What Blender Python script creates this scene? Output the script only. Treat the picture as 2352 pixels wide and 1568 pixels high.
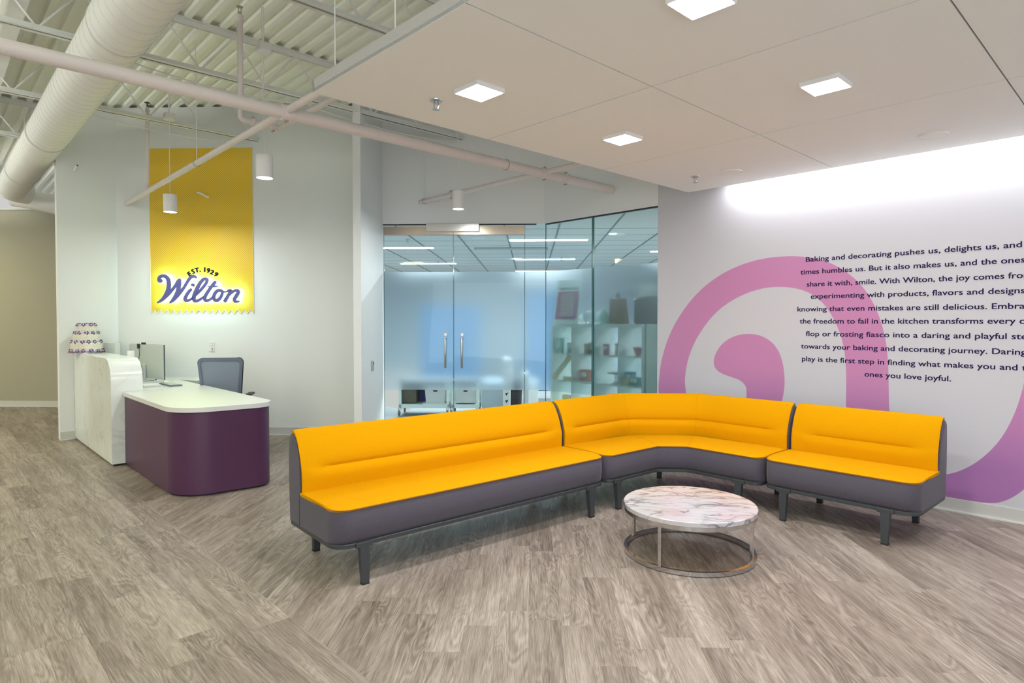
import bpy, bmesh, math, random
from mathutils import Vector, Matrix
R = math.radians
for o in list(bpy.data.objects): bpy.data.objects.remove(o)
scn = bpy.context.scene
COL = scn.collection
random.seed(7)

# ------------------------------------------------------------------ camera
H = 1.44; FPX = 1440.0; PITCH = R(1.3); SH = 11.3
cam = bpy.data.cameras.new('camera'); cam.sensor_width = 36; cam.lens = 36*FPX/2352
cam.shift_y = -SH/2352; cam.clip_start = .05; cam.clip_end = 100
co = bpy.data.objects.new('camera', cam); COL.objects.link(co)
co.location = (0, 0, H); co.rotation_euler = (math.pi/2-PITCH, 0, 0)
scn.camera = co
# ------------------------------------------------------------------ world + view
w = bpy.data.worlds.new('world'); scn.world = w; w.use_nodes = True
w.node_tree.nodes['Background'].inputs[0].default_value = (1.0, .985, .96, 1)
w.node_tree.nodes['Background'].inputs[1].default_value = 0.62
scn.view_settings.view_transform = 'Standard'; scn.view_settings.look = 'None'
scn.view_settings.exposure = 0.0; scn.view_settings.gamma = 1; scn.view_settings.use_curve_mapping = False
# building grid: A runs right and away, B left and away; F is the 45 degree direction between them
TA = R(90-46.7)
A = Vector((math.cos(TA), math.sin(TA), 0)); B = Vector((-math.sin(TA), math.cos(TA), 0))
T45 = TA-R(45)
RR = Vector((math.cos(T45), math.sin(T45), 0)); FF = Vector((-math.sin(T45), math.cos(T45), 0))
UP = Vector((0, 0, 1))
def P(a, b, z=0): return A*a+B*b+UP*z            # point on the building grid
def Q(r, f, z=0): return RR*r+FF*f+UP*z          # point on the 45 degree grid
def arealight(name, loc, rot, sx, sy, power, color=(1, 1, 1), spread=None, shape='RECTANGLE'):
    l = bpy.data.lights.new(name, 'AREA'); l.shape = shape; l.size = sx
    if shape in ('RECTANGLE', 'ELLIPSE'): l.size_y = sy
    l.energy = power; l.color = color
    if spread: l.spread = spread
    o = bpy.data.objects.new(name, l); COL.objects.link(o); o.location = loc; o.rotation_euler = rot
    return o
# reception ceiling lamps outside the picture, and added upward fill lights
CORR = (1.0, .88, .48)
for (r_, f_, pw) in ((-8.0, 6.0, 44), (-5.8, 2.6, 44), (-3.4, -0.4, 36), (-10.0, 9.0, 34)):
    arealight('corridor_lamp', Q(r_, f_, 3.0), (0, 0, T45), 1.2, .25, pw, CORR)
    arealight('corridor_fill_up', Q(r_, f_, 3.05), (math.pi, 0, T45), 1.2, .25, pw*2.1, (.98, 1, .92))  # added upward fill to brighten the deck, not a real fixture
arealight('lobby_fill_up', P(0.1, -1.2, 3.1), (math.pi, 0, TA), 1.6, 1.2, 130, (.98, 1, .93))  # another added fill, aimed up at the deck over the lobby
arealight('lobby_lamp', P(3.54, -0.05, 2.69), (0, 0, TA), .19, .19, 12, (1, .95, .95))
arealight('lobby_lamp', P(2.26, -0.05, 2.69), (0, 0, TA), .19, .19, 12, (1, .95, .95))
# broad cool fill light added behind the camera, lifting room and cloud
arealight('rear_fill', (0.6, -3.2, 1.45), (R(90+20), 0, 0), 7.5, 2.6, 140, (.90, .96, 1.0))

def ray(px, py):
    dx = (px-1176)/FPX; v = (784-(py+SH))/FPX
    c, s = math.cos(PITCH), math.sin(PITCH)
    return Vector((dx, c+v*s, -s+v*c))
O = Vector((0, 0, H))
def atz(px, py, z=0.0): d = ray(px, py); return O+d*((z-H)/d.z)
def onn(px, py, n, k): d = ray(px, py); return O+d*((k)/d.dot(n))
def onA(px, py, a): return onn(px, py, A, a)
def onF(px, py, f): return onn(px, py, FF, f)
def onY(px, py, y): return onn(px, py, Vector((0, 1, 0)), y)

# ------------------------------------------------------------------ materials
def srgb(r, g, b):
    f = lambda c: (c/255/12.92) if c/255 <= .04045 else ((c/255+.055)/1.055)**2.4
    return (f(r), f(g), f(b), 1)
def mat(name, col, rough=.6, metal=0, spec=.5, noise=None, bump=None, emis=None, trans=0, alpha=1, coat=0, sheen=0):
    m = bpy.data.materials.new(name); m.use_nodes = True
    nt = m.node_tree; b = nt.nodes['Principled BSDF']
    b.inputs['Base Color'].default_value = col if len(col) == 4 else (*col, 1)
    b.inputs['Roughness'].default_value = rough; b.inputs['Metallic'].default_value = metal
    b.inputs['Specular IOR Level'].default_value = spec
    b.inputs['Transmission Weight'].default_value = trans; b.inputs['Coat Weight'].default_value = coat
    b.inputs['Sheen Weight'].default_value = sheen
    if emis: b.inputs['Emission Color'].default_value = (*emis[0], 1); b.inputs['Emission Strength'].default_value = emis[1]
    if noise or bump:
        tc = nt.nodes.new('ShaderNodeTexCoord')
    if noise:       # (scale, amount)
        n = nt.nodes.new('ShaderNodeTexNoise'); n.inputs['Scale'].default_value = noise[0]; n.inputs['Detail'].default_value = 4
        nt.links.new(tc.outputs['Object'], n.inputs['Vector'])
        mx = nt.nodes.new('ShaderNodeMix'); mx.data_type = 'RGBA'
        c = list(col)[:3]; k = noise[1]
        mx.inputs[6].default_value = (*[x*(1-k) for x in c], 1); mx.inputs[7].default_value = (*[min(1, x*(1+k)) for x in c], 1)
        nt.links.new(n.outputs['Fac'], mx.inputs[0]); nt.links.new(mx.outputs[2], b.inputs['Base Color'])
    if bump:        # (scale, strength, distance)
        n = nt.nodes.new('ShaderNodeTexNoise'); n.inputs['Scale'].default_value = bump[0]; n.inputs['Detail'].default_value = 3
        nt.links.new(tc.outputs['Object'], n.inputs['Vector'])
        bp = nt.nodes.new('ShaderNodeBump'); bp.inputs['Strength'].default_value = bump[1]; bp.inputs['Distance'].default_value = bump[2]
        nt.links.new(n.outputs['Fac'], bp.inputs['Height']); nt.links.new(bp.outputs[0], b.inputs['Normal'])
    return m
M = {}
M['wall'] = mat('wall_paint', (.76, .785, .785), .75, noise=(1.2, .012), bump=(180, .05, .002))
M['wallB'] = mat('wall_paint_warm', (.37, .35, .27), .8, noise=(1.0, .02))
M['graphicwall'] = mat('wall_vinyl', (.55, .55, .595), .6, noise=(.8, .015))
M['deck'] = mat('deck_paint', (.86, .88, .80), .7, noise=(5, .04))
M['steel'] = mat('joist_paint', (.76, .78, .74), .6, noise=(9, .05))
M['pipe'] = mat('pipe_paint', (.72, .665, .64), .5, noise=(7, .04))
M['duct'] = mat('duct_paint', (.84, .84, .80), .5, noise=(4, .03))
M['seam'] = mat('duct_seam', (.62, .60, .57), .6, noise=(9, .03))
M['clamp'] = mat('coupling_metal', (.45, .38, .30), .5, .3, noise=(60, .3))
M['cloud'] = mat('ceiling_panel', (.86, .90, .90), .75, noise=(.7, .015))
M['cloudedge'] = mat('ceiling_edge_trim', (.46, .455, .44), .7, noise=(3, .02))
M['base'] = mat('baseboard_vinyl', (.56, .565, .54), .5, noise=(3, .03))
M['white'] = mat('white_laminate', (.66, .68, .67), .35, noise=(2, .01))
M['lampwhite'] = mat('lamp_housing', (.80, .80, .80), .45, noise=(6, .01))
M['lamp'] = mat('lamp_diffuser', (1, 1, 1), .5, emis=((1, .985, 1), 9), noise=(3, 0))
M['chrome'] = mat('chrome', (.58, .58, .60), .12, 1, noise=(30, .04))
M['ss'] = mat('brushed_steel', (.55, .54, .52), .28, 1, noise=(60, .08))
M['brassrail'] = mat('door_rail_steel', (.50, .42, .33), .3, .9, noise=(5, .12))
M['black'] = mat('black_plastic', (.015, .015, .018), .5, noise=(20, .1))
M['dark'] = mat('dark_grey', (.06, .065, .07), .5, noise=(20, .1))
M['rubber'] = mat('rubber', (.02, .02, .02), .7, noise=(20, .1))
M['purple'] = mat('purple_laminate', (.07, .02, .064), .42, noise=(2, .06))
M['tray'] = mat('graphite_frame', (.036, .042, .048), .42, noise=(40, .15))
M['navy'] = mat('navy_lettering', (.018, .012, .065), .8, spec=.15, noise=(8, .05))
M['signface'] = mat('sign_face', (.10, .10, .34), .35, noise=(6, .1))
M['signside'] = mat('sign_return', (.25, .45, .52), .3, emis=((.45, .8, .9), .35), noise=(6, .05))
M['halo'] = mat('sign_led', (1, 1, 1), .5, emis=((.42, 1.0, .86), 62), noise=(3, 0))
M['cooltint'] = mat('office_wall', (.44, .52, .58), .7, noise=(.6, .03))
M['officeceil'] = mat('office_tile', (.66, .71, .70), .8, noise=(3, .02))
M['tee'] = mat('cross_tee', (.46, .51, .51), .7, noise=(3, .03))
M['grid'] = mat('ceiling_tee', (.24, .28, .29), .6, noise=(3, .05))
M['officefloor'] = mat('office_floor', (.20, .215, .22), .5, noise=(3, .05))
M['bluescreen'] = mat('blue_screen', (.06, .19, .36), .8, noise=(4, .08))
M['shelf'] = mat('shelf_laminate', (.78, .88, .84), .4, noise=(3, .02))
M['cream'] = mat('cream_card', (.70, .68, .52), .6, noise=(8, .04))
M['yellowbox'] = mat('yellow_card', (.78, .66, .16), .5, noise=(8, .05))
M['teal'] = mat('teal_card', (.14, .36, .36), .5, noise=(8, .1))
M['mint'] = mat('mint_plastic', (.40, .74, .64), .5, noise=(8, .05))
M['rose'] = mat('rose_card', (.50, .12, .20), .5, noise=(8, .1))
M['orange'] = mat('orange_card', (.60, .14, .06), .5, noise=(8, .08))
M['bluebox'] = mat('blue_card', (.05, .30, .48), .5, noise=(8, .1))
M['plum'] = mat('plum_card', (.30, .08, .20), .5, noise=(8, .1))
M['brown'] = mat('brown_board', (.26, .18, .12), .6, noise=(10, .15))
M['olive'] = mat('olive_bin', (.09, .09, .055), .5, noise=(10, .2))
M['pot'] = mat('grey_pot', (.14, .16, .165), .5, noise=(10, .1))
M['glassjar'] = mat('glass_jar', (.8, .85, .85), .08, trans=.6, noise=(10, .02))
M['paper'] = mat('paper', (.80, .80, .78), .7, noise=(10, .01))
M['monitor'] = mat('monitor_back', (.52, .56, .55), .4, noise=(10, .02))
M['chairframe'] = mat('chair_frame', (.13, .16, .22), .5, noise=(20, .08))
M['printpink'] = mat('print_pink', (.42, .13, .30), .6, noise=(10, .05))
M['yellowgreen'] = mat('insulation_batt', (.28, .30, .03), .8, noise=(40, .3))
def fabric(name, c1, c2, scale, rough=.85, sheen=.15, bs=.25, wrinkle=.012):
    m = mat(name, c1, rough, sheen=sheen, spec=.06 if sheen == 0 else .25); nt = m.node_tree; b = nt.nodes['Principled BSDF']
    tc = nt.nodes.new('ShaderNodeTexCoord')
    n = nt.nodes.new('ShaderNodeTexNoise'); n.inputs['Scale'].default_value = scale; n.inputs['Detail'].default_value = 5
    mp = nt.nodes.new('ShaderNodeMapping'); mp.inputs['Scale'].default_value = (1, 1, 3)
    nt.links.new(tc.outputs['Object'], mp.inputs[0]); nt.links.new(mp.outputs[0], n.inputs['Vector'])
    cr = nt.nodes.new('ShaderNodeValToRGB'); cr.color_ramp.elements[0].color = (*c1, 1); cr.color_ramp.elements[1].color = (*c2, 1)
    cr.color_ramp.elements[0].position = .35; cr.color_ramp.elements[1].position = .65
    nt.links.new(n.outputs['Fac'], cr.inputs[0]); nt.links.new(cr.outputs[0], b.inputs['Base Color'])
    n2 = nt.nodes.new('ShaderNodeTexNoise'); n2.inputs['Scale'].default_value = 5; n2.inputs['Detail'].default_value = 3
    nt.links.new(tc.outputs['Object'], n2.inputs['Vector'])
    ad = nt.nodes.new('ShaderNodeMath'); ad.operation = 'MULTIPLY_ADD'; ad.inputs[1].default_value = .03
    nt.links.new(n.outputs['Fac'], ad.inputs[0]); nt.links.new(n2.outputs['Fac'], ad.inputs[2])
    bp = nt.nodes.new('ShaderNodeBump'); bp.inputs['Strength'].default_value = bs; bp.inputs['Distance'].default_value = wrinkle
    nt.links.new(ad.outputs[0], bp.inputs['Height']); nt.links.new(bp.outputs[0], b.inputs['Normal'])
    return m
M['yellow'] = fabric('mustard_wool', (.58, .262, .0), (.655, .31, .0), 260, sheen=0)
M['grey'] = fabric('slate_melange', (.060, .054, .076), (.094, .085, .112), 220)
M['piping'] = fabric('bronze_piping', (.22, .08, .012), (.3, .12, .02), 200)

def wood():
    m = mat('oak_plank', (.4, .33, .27), .42, spec=.4); nt = m.node_tree; N = nt.nodes.new; L = nt.links.new
    b = nt.nodes['Principled BSDF']
    uv = N('ShaderNodeUVMap'); uv.uv_map = 'UVMap'
    oi = N('ShaderNodeObjectInfo'); at = N('ShaderNodeAttribute'); at.attribute_name = 'tone'
    rnd = N('ShaderNodeMath'); rnd.operation = 'ADD'; L(oi.outputs['Random'], rnd.inputs[0]); L(at.outputs['Fac'], rnd.inputs[1])
    off = N('ShaderNodeVectorMath'); off.operation = 'SCALE'; off.inputs[0].default_value = (37, 53, 91); L(rnd.outputs[0], off.inputs['Scale'])
    ad = N('ShaderNodeVectorMath'); ad.operation = 'ADD'; L(uv.outputs[0], ad.inputs[0]); L(off.outputs[0], ad.inputs[1])
    def noise(sx, sy, detail, rough=.5, dist=0):
        mp = N('ShaderNodeMapping'); mp.inputs['Scale'].default_value = (sx, sy, 1); L(ad.outputs[0], mp.inputs[0])
        n = N('ShaderNodeTexNoise'); n.inputs['Scale'].default_value = 1; n.inputs['Detail'].default_value = detail
        n.inputs['Roughness'].default_value = rough; n.inputs['Distortion'].default_value = dist
        L(mp.outputs[0], n.inputs['Vector']); return n.outputs['Fac']
    big = noise(1.6, 7.5, 2, .45, .35)
    mu = N('ShaderNodeMath'); mu.operation = 'MULTIPLY'; mu.inputs[1].default_value = 95; L(big, mu.inputs[0])
    si = N('ShaderNodeMath'); si.operation = 'SINE'; L(mu.outputs[0], si.inputs[0])
    fine = noise(7, 210, 5, .7); mid = noise(2.2, 26, 3, .55); tone = noise(.7, 4, 1)
    def ma(op, x, y, z=None):
        q = N('ShaderNodeMath'); q.operation = op
        for i, v in enumerate((x, y, z)):
            if v is None: continue
            if isinstance(v, (int, float)): q.inputs[i].default_value = v
            else: L(v, q.inputs[i])
        return q.outputs[0]
    # rings matter most where the mask is strong (cathedral figure)
    mask = ma('GREATER_THAN', noise(.9, 5, 1), .47)
    mk = N('ShaderNodeMapRange'); L(noise(1.1, 5.5, 1), mk.inputs[0]); mk.inputs[1].default_value = .40; mk.inputs[2].default_value = .62
    rings = ma('MULTIPLY', si.outputs[0], mk.outputs[0])
    v = ma('MULTIPLY_ADD', rings, .11, .5)
    v = ma('ADD', v, ma('MULTIPLY', ma('SUBTRACT', fine, .5), 1.3))
    v = ma('ADD', v, ma('MULTIPLY', ma('SUBTRACT', mid, .5), .75))
    v = ma('ADD', v, ma('MULTIPLY', ma('SUBTRACT', tone, .5), .55))
    v = ma('ADD', v, ma('MULTIPLY', ma('SUBTRACT', ma('FRACT', ma('MULTIPLY', rnd.outputs[0], 7.31), 0), .5), .16))
    cr = N('ShaderNodeValToRGB'); e = cr.color_ramp.elements
    e[0].position = .12; e[0].color = (.10, .078, .060, 1); e[1].position = .92; e[1].color = (.43, .375, .325, 1)
    k = cr.color_ramp.elements.new(.42); k.color = (.205, .167, .138, 1)
    k = cr.color_ramp.elements.new(.62); k.color = (.29, .245, .208, 1)
    L(v, cr.inputs[0]); L(cr.outputs[0], b.inputs['Base Color'])
    bp = N('ShaderNodeBump'); bp.inputs['Strength'].default_value = .12; bp.inputs['Distance'].default_value = .002
    L(v, bp.inputs['Height']); L(bp.outputs[0], b.inputs['Normal'])
    rg = N('ShaderNodeMapRange'); L(v, rg.inputs[0]); rg.inputs[3].default_value = .52; rg.inputs[4].default_value = .38; L(rg.outputs[0], b.inputs['Roughness'])
    return m
M['wood'] = wood()
def marble(name, base, vein, warm, scale, rough, vw=.035, warmamt=.5, vm=.75):
    m = mat(name, base, rough, coat=.3); nt = m.node_tree; N = nt.nodes.new; L = nt.links.new; b = nt.nodes['Principled BSDF']
    tc = N('ShaderNodeTexCoord'); mp = N('ShaderNodeMapping'); mp.inputs['Scale'].default_value = (scale*.6, scale*1.5, scale); mp.inputs['Rotation'].default_value = (0, 0, .5)
    L(tc.outputs['Object'], mp.inputs[0])
    def noise(s, d, dist):
        n = N('ShaderNodeTexNoise'); n.inputs['Scale'].default_value = s; n.inputs['Detail'].default_value = d; n.inputs['Distortion'].default_value = dist
        L(mp.outputs[0], n.inputs['Vector']); return n.outputs['Fac']
    def veins(s, wd, dist):
        a = N('ShaderNodeMath'); a.operation = 'SUBTRACT'; a.inputs[1].default_value = .5; L(noise(s, 8, dist), a.inputs[0])
        c = N('ShaderNodeMath'); c.operation = 'ABSOLUTE'; L(a.outputs[0], c.inputs[0])
        r = N('ShaderNodeMapRange'); r.inputs[1].default_value = 0; r.inputs[2].default_value = wd; r.inputs[3].default_value = 1; r.inputs[4].default_value = 0
        L(c.outputs[0], r.inputs[0]); return r.outputs[0]
    v1 = veins(1, vw, 1.2); msk = N('ShaderNodeMapRange'); L(noise(1.3, 2, 0), msk.inputs[0]); msk.inputs[1].default_value = .38; msk.inputs[2].default_value = .62
    mu = N('ShaderNodeMath'); mu.operation = 'MULTIPLY'; L(v1, mu.inputs[0]); L(msk.outputs[0], mu.inputs[1])
    mu2 = N('ShaderNodeMath'); mu2.operation = 'MULTIPLY'; mu2.inputs[1].default_value = vm; L(mu.outputs[0], mu2.inputs[0])
    wr = N('ShaderNodeMapRange'); L(noise(.8, 5, .6), wr.inputs[0]); wr.inputs[1].default_value = .5; wr.inputs[2].default_value = .68; wr.inputs[4].default_value = warmamt
    m1 = N('ShaderNodeMix'); m1.data_type = 'RGBA'; m1.inputs[6].default_value = (*base, 1); m1.inputs[7].default_value = (*warm, 1); L(wr.outputs[0], m1.inputs[0])
    m2 = N('ShaderNodeMix'); m2.data_type = 'RGBA'; m2.inputs[7].default_value = (*vein, 1); L(m1.outputs[2], m2.inputs[6]); L(mu2.outputs[0], m2.inputs[0])
    L(m2.outputs[2], b.inputs['Base Color']); return m
M['tablemarble'] = marble('table_marble', (.49, .49, .52), (.11, .10, .13), (.44, .34, .28), 6.5, .18, .06, .6, .95)
M['deskmarble'] = marble('counter_marble', (.80, .85, .83), (.42, .42, .38), (.70, .72, .66), 1.6, .2, .02, .4, .55)
def stripes():
    m = mat('banner_print', (.8, .5, .02), .6); nt = m.node_tree; N = nt.nodes.new; L = nt.links.new; b = nt.nodes['Principled BSDF']
    tc = N('ShaderNodeTexCoord'); mp = N('ShaderNodeMapping'); mp.inputs['Rotation'].default_value = (0, R(-47), 0); L(tc.outputs['Object'], mp.inputs[0])
    wv = N('ShaderNodeTexWave'); wv.bands_direction = 'X'; wv.inputs['Scale'].default_value = 16.5; L(mp.outputs[0], wv.inputs['Vector'])
    cr = N('ShaderNodeValToRGB'); cr.color_ramp.elements[0].position = .42; cr.color_ramp.elements[1].position = .58
    cr.color_ramp.elements[0].color = (.64, .40, .012, 1); cr.color_ramp.elements[1].color = (.90, .62, .06, 1)
    L(wv.outputs['Fac'], cr.inputs[0]); L(cr.outputs[0], b.inputs['Base Color']); return m
M['banner'] = stripes()
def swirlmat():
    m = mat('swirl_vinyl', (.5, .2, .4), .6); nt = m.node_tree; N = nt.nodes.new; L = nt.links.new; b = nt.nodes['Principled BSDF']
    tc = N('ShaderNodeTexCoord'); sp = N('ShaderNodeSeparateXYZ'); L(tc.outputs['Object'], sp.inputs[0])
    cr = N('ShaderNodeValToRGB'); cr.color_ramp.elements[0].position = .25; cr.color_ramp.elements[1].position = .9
    cr.color_ramp.elements[0].color = (.36, .155, .39, 1); cr.color_ramp.elements[1].color = (.52, .215, .42, 1)  # more purple towards the bottom, pinker towards the top
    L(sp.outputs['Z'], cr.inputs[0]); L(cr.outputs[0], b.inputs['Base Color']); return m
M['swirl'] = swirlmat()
def glassmat(name, tint, refl=.06):
    m = bpy.data.materials.new(name); m.use_nodes = True; nt = m.node_tree; nt.nodes.clear(); N = nt.nodes.new; L = nt.links.new
    o = N('ShaderNodeOutputMaterial'); t = N('ShaderNodeBsdfTransparent'); t.inputs[0].default_value = (*tint, 1)
    g = N('ShaderNodeBsdfGlossy'); g.inputs['Roughness'].default_value = .02; g.inputs[0].default_value = (.9, 1, .97, 1)
    mx = N('ShaderNodeMixShader'); fr = N('ShaderNodeFresnel'); fr.inputs[0].default_value = 1.35
    L(fr.outputs[0], mx.inputs[0]); L(t.outputs[0], mx.inputs[1]); L(g.outputs[0], mx.inputs[2]); L(mx.outputs[0], o.inputs[0]); return m
M['glass'] = glassmat('door_glass', (.90, .98, .965))
M['glassedge'] = mat('glass_edge', (.05, .16, .16), .2, noise=(4, .2))
def filmmat():
    m = bpy.data.materials.new('frosted_film'); m.use_nodes = True; nt = m.node_tree; nt.nodes.clear(); N = nt.nodes.new; L = nt.links.new
    o = N('ShaderNodeOutputMaterial'); r = N('ShaderNodeBsdfRefraction'); r.inputs['IOR'].default_value = 1.22; r.inputs['Roughness'].default_value = .33
    r.inputs[0].default_value = (.90, .955, .99, 1)
    d = N('ShaderNodeBsdfDiffuse'); d.inputs[0].default_value = (.62, .68, .72, 1)
    tl = N('ShaderNodeBsdfTranslucent'); tl.inputs[0].default_value = (.75, .82, .86, 1); m0 = N('ShaderNodeMixShader'); m0.inputs[0].default_value = .55
    L(d.outputs[0], m0.inputs[1]); L(tl.outputs[0], m0.inputs[2])
    mx = N('ShaderNodeMixShader'); mx.inputs[0].default_value = .17
    L(r.outputs[0], mx.inputs[1]); L(m0.outputs[0], mx.inputs[2]); L(mx.outputs[0], o.inputs[0]); return m
M['film'] = filmmat()
def meshmat():
    m = mat('chair_mesh', (.22, .27, .34), .7); m.node_tree.nodes['Principled BSDF'].inputs['Alpha'].default_value = 1
    return m
M['chairmesh'] = mat('chair_mesh', (.23, .28, .35), .75, noise=(300, .12), bump=(500, .3, .001))
def basket():
    m = mat('icing', (.78, .76, .64), .6); nt = m.node_tree; N = nt.nodes.new; L = nt.links.new; b = nt.nodes['Principled BSDF']
    tc = N('ShaderNodeTexCoord'); v = N('ShaderNodeTexVoronoi'); v.inputs['Scale'].default_value = 95; L(tc.outputs['Object'], v.inputs['Vector'])
    cr = N('ShaderNodeValToRGB'); cr.color_ramp.elements[0].color = (.86, .85, .76, 1); cr.color_ramp.elements[1].color = (.60, .58, .46, 1); L(v.outputs['Distance'], cr.inputs[0]); L(cr.outputs[0], b.inputs['Base Color'])
    bp = N('ShaderNodeBump'); bp.inputs['Distance'].default_value = .006; bp.inputs['Strength'].default_value = .8; bp.invert = True; L(v.outputs['Distance'], bp.inputs['Height']); L(bp.outputs[0], b.inputs['Normal']); return m
M['icing'] = basket()
M['petal'] = mat('purple_petal', (.10, .035, .20), .5, noise=(30, .4))
M['petal2'] = mat('magenta_petal', (.22, .03, .16), .5, noise=(30, .4))
M['lav'] = mat('lavender_icing', (.50, .47, .72), .6, noise=(30, .15))

# ------------------------------------------------------------------ mesh helpers
class MB:
    def __init__(s): s.v = []; s.f = []; s.uv = None
    def add(s, vs, fs):
        n = len(s.v); s.v += [Vector(v) for v in vs]; s.f += [tuple(i+n for i in f) for f in fs]; return s
    def box(s, c, x, y, z, ax=None, ay=None, az=UP, bev=0):
        ax = ax or Vector((1, 0, 0)); ay = ay or Vector((0, 1, 0)); c = Vector(c)
        if bev <= 0:
            vs = [c+ax*(i*x/2)+ay*(j*y/2)+az*(k*z/2) for k in (-1, 1) for j in (-1, 1) for i in (-1, 1)]
            return s.add(vs, [(0, 2, 3, 1), (4, 5, 7, 6), (0, 1, 5, 4), (2, 6, 7, 3), (0, 4, 6, 2), (1, 3, 7, 5)])
        bm = bmesh.new(); bmesh.ops.create_cube(bm, size=1)
        for v in bm.verts: v.co = Vector((v.co.x*x, v.co.y*y, v.co.z*z))
        bmesh.ops.bevel(bm, geom=bm.edges[:], offset=bev, segments=2, affect='EDGES', profile=.5)
        bm.verts.index_update()
        s.add([c+ax*v.co.x+ay*v.co.y+az*v.co.z for v in bm.verts], [[v.index for v in f.verts] for f in bm.faces]); bm.free(); return s
    def prism(s, poly, z0, z1, ch=0):      # poly: list of xy vectors (world), ccw
        n = len(poly)
        lv = [(z0, 0)]
        if ch: lv += [(z1-ch, 0), (z1, ch)]
        else: lv += [(z1, 0)]
        vs = []
        for z, ins in lv:
            for i in range(n):
                p = Vector(poly[i][:2])
                if ins:
                    a = Vector(poly[i-1][:2]); b = Vector(poly[(i+1) % n][:2])
                    d1 = (p-a).normalized(); d2 = (b-p).normalized(); nn = Vector((-(d1+d2).y, (d1+d2).x))
                    if nn.length > 1e-6: nn.normalize(); k = max(.3, nn.dot(Vector((-d1.y, d1.x)))); p = p+nn*(ins/k)
                vs.append((p.x, p.y, z))
        fs = [tuple(reversed(range(n))), tuple((len(lv)-1)*n+i for i in range(n))]
        for l in range(len(lv)-1):
            for i in range(n): j = (i+1) % n; fs.append((l*n+i, l*n+j, (l+1)*n+j, (l+1)*n+i))
        return s.add(vs, fs)
    def tube(s, pts, r, seg=12, caps=True, flat=None):
        pts = [Vector(p) for p in pts]; n = len(pts); vs = []; prev = None
        for i, p in enumerate(pts):
            t = (pts[min(i+1, n-1)]-pts[max(i-1, 0)]).normalized()
            if prev is None:
                u = t.cross(UP) if abs(t.z) < .95 else t.cross(Vector((1, 0, 0)))
            else: u = prev-t*prev.dot(t)
            u.normalize(); prev = u; w_ = t.cross(u)
            rr = r[i] if isinstance(r, (list, tuple)) else r
            for k in range(seg):
                a = 2*math.pi*k/seg; vs.append(p+u*(rr*math.cos(a))+w_*(rr*math.sin(a)))
        fs = []
        for i in range(n-1):
            for k in range(seg): q = (k+1) % seg; fs.append((i*seg+k, i*seg+q, (i+1)*seg+q, (i+1)*seg+k))
        if caps: fs += [tuple(reversed(range(seg))), tuple((n-1)*seg+k for k in range(seg))]
        return s.add(vs, fs)
    def cyl(s, p0, p1, r, seg=16, r1=None): return s.tube([p0, p1], [r, r if r1 is None else r1], seg)
    def lathe(s, c, prof, seg=48, axis=UP):
        c = Vector(c); u = axis.orthogonal().normalized(); w_ = axis.cross(u); vs = []; n = len(prof)
        for (r, z) in prof:
            for k in range(seg):
                a = 2*math.pi*k/seg; vs.append(c+axis*z+u*(r*math.cos(a))+w_*(r*math.sin(a)))
        fs = []
        for i in range(n-1):
            for k in range(seg): q = (k+1) % seg; fs.append((i*seg+k, i*seg+q, (i+1)*seg+q, (i+1)*seg+k))
        if prof[0][0] > 0: fs.append(tuple(reversed(range(seg))))
        if prof[-1][0] > 0: fs.append(tuple((n-1)*seg+k for k in range(seg)))
        return s.add(vs, fs)
    def loft(s, rings, caps=True):
        m = len(rings[0]); vs = [p for r_ in rings for p in r_]; fs = []
        for i in range(len(rings)-1):
            for k in range(m): q = (k+1) % m; fs.append((i*m+k, i*m+q, (i+1)*m+q, (i+1)*m+k))
        if caps: fs += [tuple(reversed(range(m))), tuple((len(rings)-1)*m+k for k in range(m))]
        return s.add(vs, fs)
ROOT = {}
def rootmat(o):
    while o.parent: o = o.parent
    return Matrix.Translation(o.location) @ o.rotation_euler.to_matrix().to_4x4()
def obj(name, mb, m, parent=None, smooth=False, kind=None, label=None, ang=35, fix=True, origin=None):
    me = bpy.data.meshes.new(name)
    if parent: inv = rootmat(parent).inverted(); vs = [inv @ v for v in mb.v]
    elif origin is not None: vs = [v-origin for v in mb.v]
    else: vs = mb.v
    me.from_pydata([tuple(v) for v in vs], [], mb.f)
    if fix:
        bm = bmesh.new(); bm.from_mesh(me); bmesh.ops.recalc_face_normals(bm, faces=bm.faces[:])
        bm.to_mesh(me); bm.free()
    if smooth:
        me.polygons.foreach_set('use_smooth', [True]*len(me.polygons))
        me.set_sharp_from_angle(angle=R(ang))
    me.materials.append(M[m] if isinstance(m, str) else m); me.update()
    o = bpy.data.objects.new(name, me); COL.objects.link(o)
    if parent: o.parent = parent
    elif origin is not None: o.location = origin
    if kind: o['kind'] = kind
    if label: o['label'] = label
    return o
def struct(name, mb, m, parent=None, **k): return obj(name, mb, m, parent, kind=None if parent else 'structure', **k)
def thing(name, label, cat, loc=(0, 0, 0), rotz=0, group=None):
    o = bpy.data.objects.new(name, None); COL.objects.link(o); o.empty_display_size = .1
    o.location = loc; o.rotation_euler = (0, 0, rotz); o['label'] = label; o['category'] = cat
    if group: o['group'] = group
    return o
def tag(o, label, cat, group=None):
    o['label'] = label; o['category'] = cat
    if group: o['group'] = group
    return o
def solo(name, mb, m, label, cat, group=None, **k):
    c = sum(mb.v, Vector())/len(mb.v); c = Vector((c.x, c.y, min(v.z for v in mb.v)))
    return tag(obj(name, mb, m, origin=c, **k), label, cat, group)
def arc(c, u, w_, r, a0, a1, n): return [c+u*(r*math.cos(a0+(a1-a0)*i/n))+w_*(r*math.sin(a0+(a1-a0)*i/n)) for i in range(n+1)]

# ================================================================== SETTING
SEAM = 1.29; WA = 5.71; WF = 7.90; DECK = 4.17; GTOP = 2.68
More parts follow.
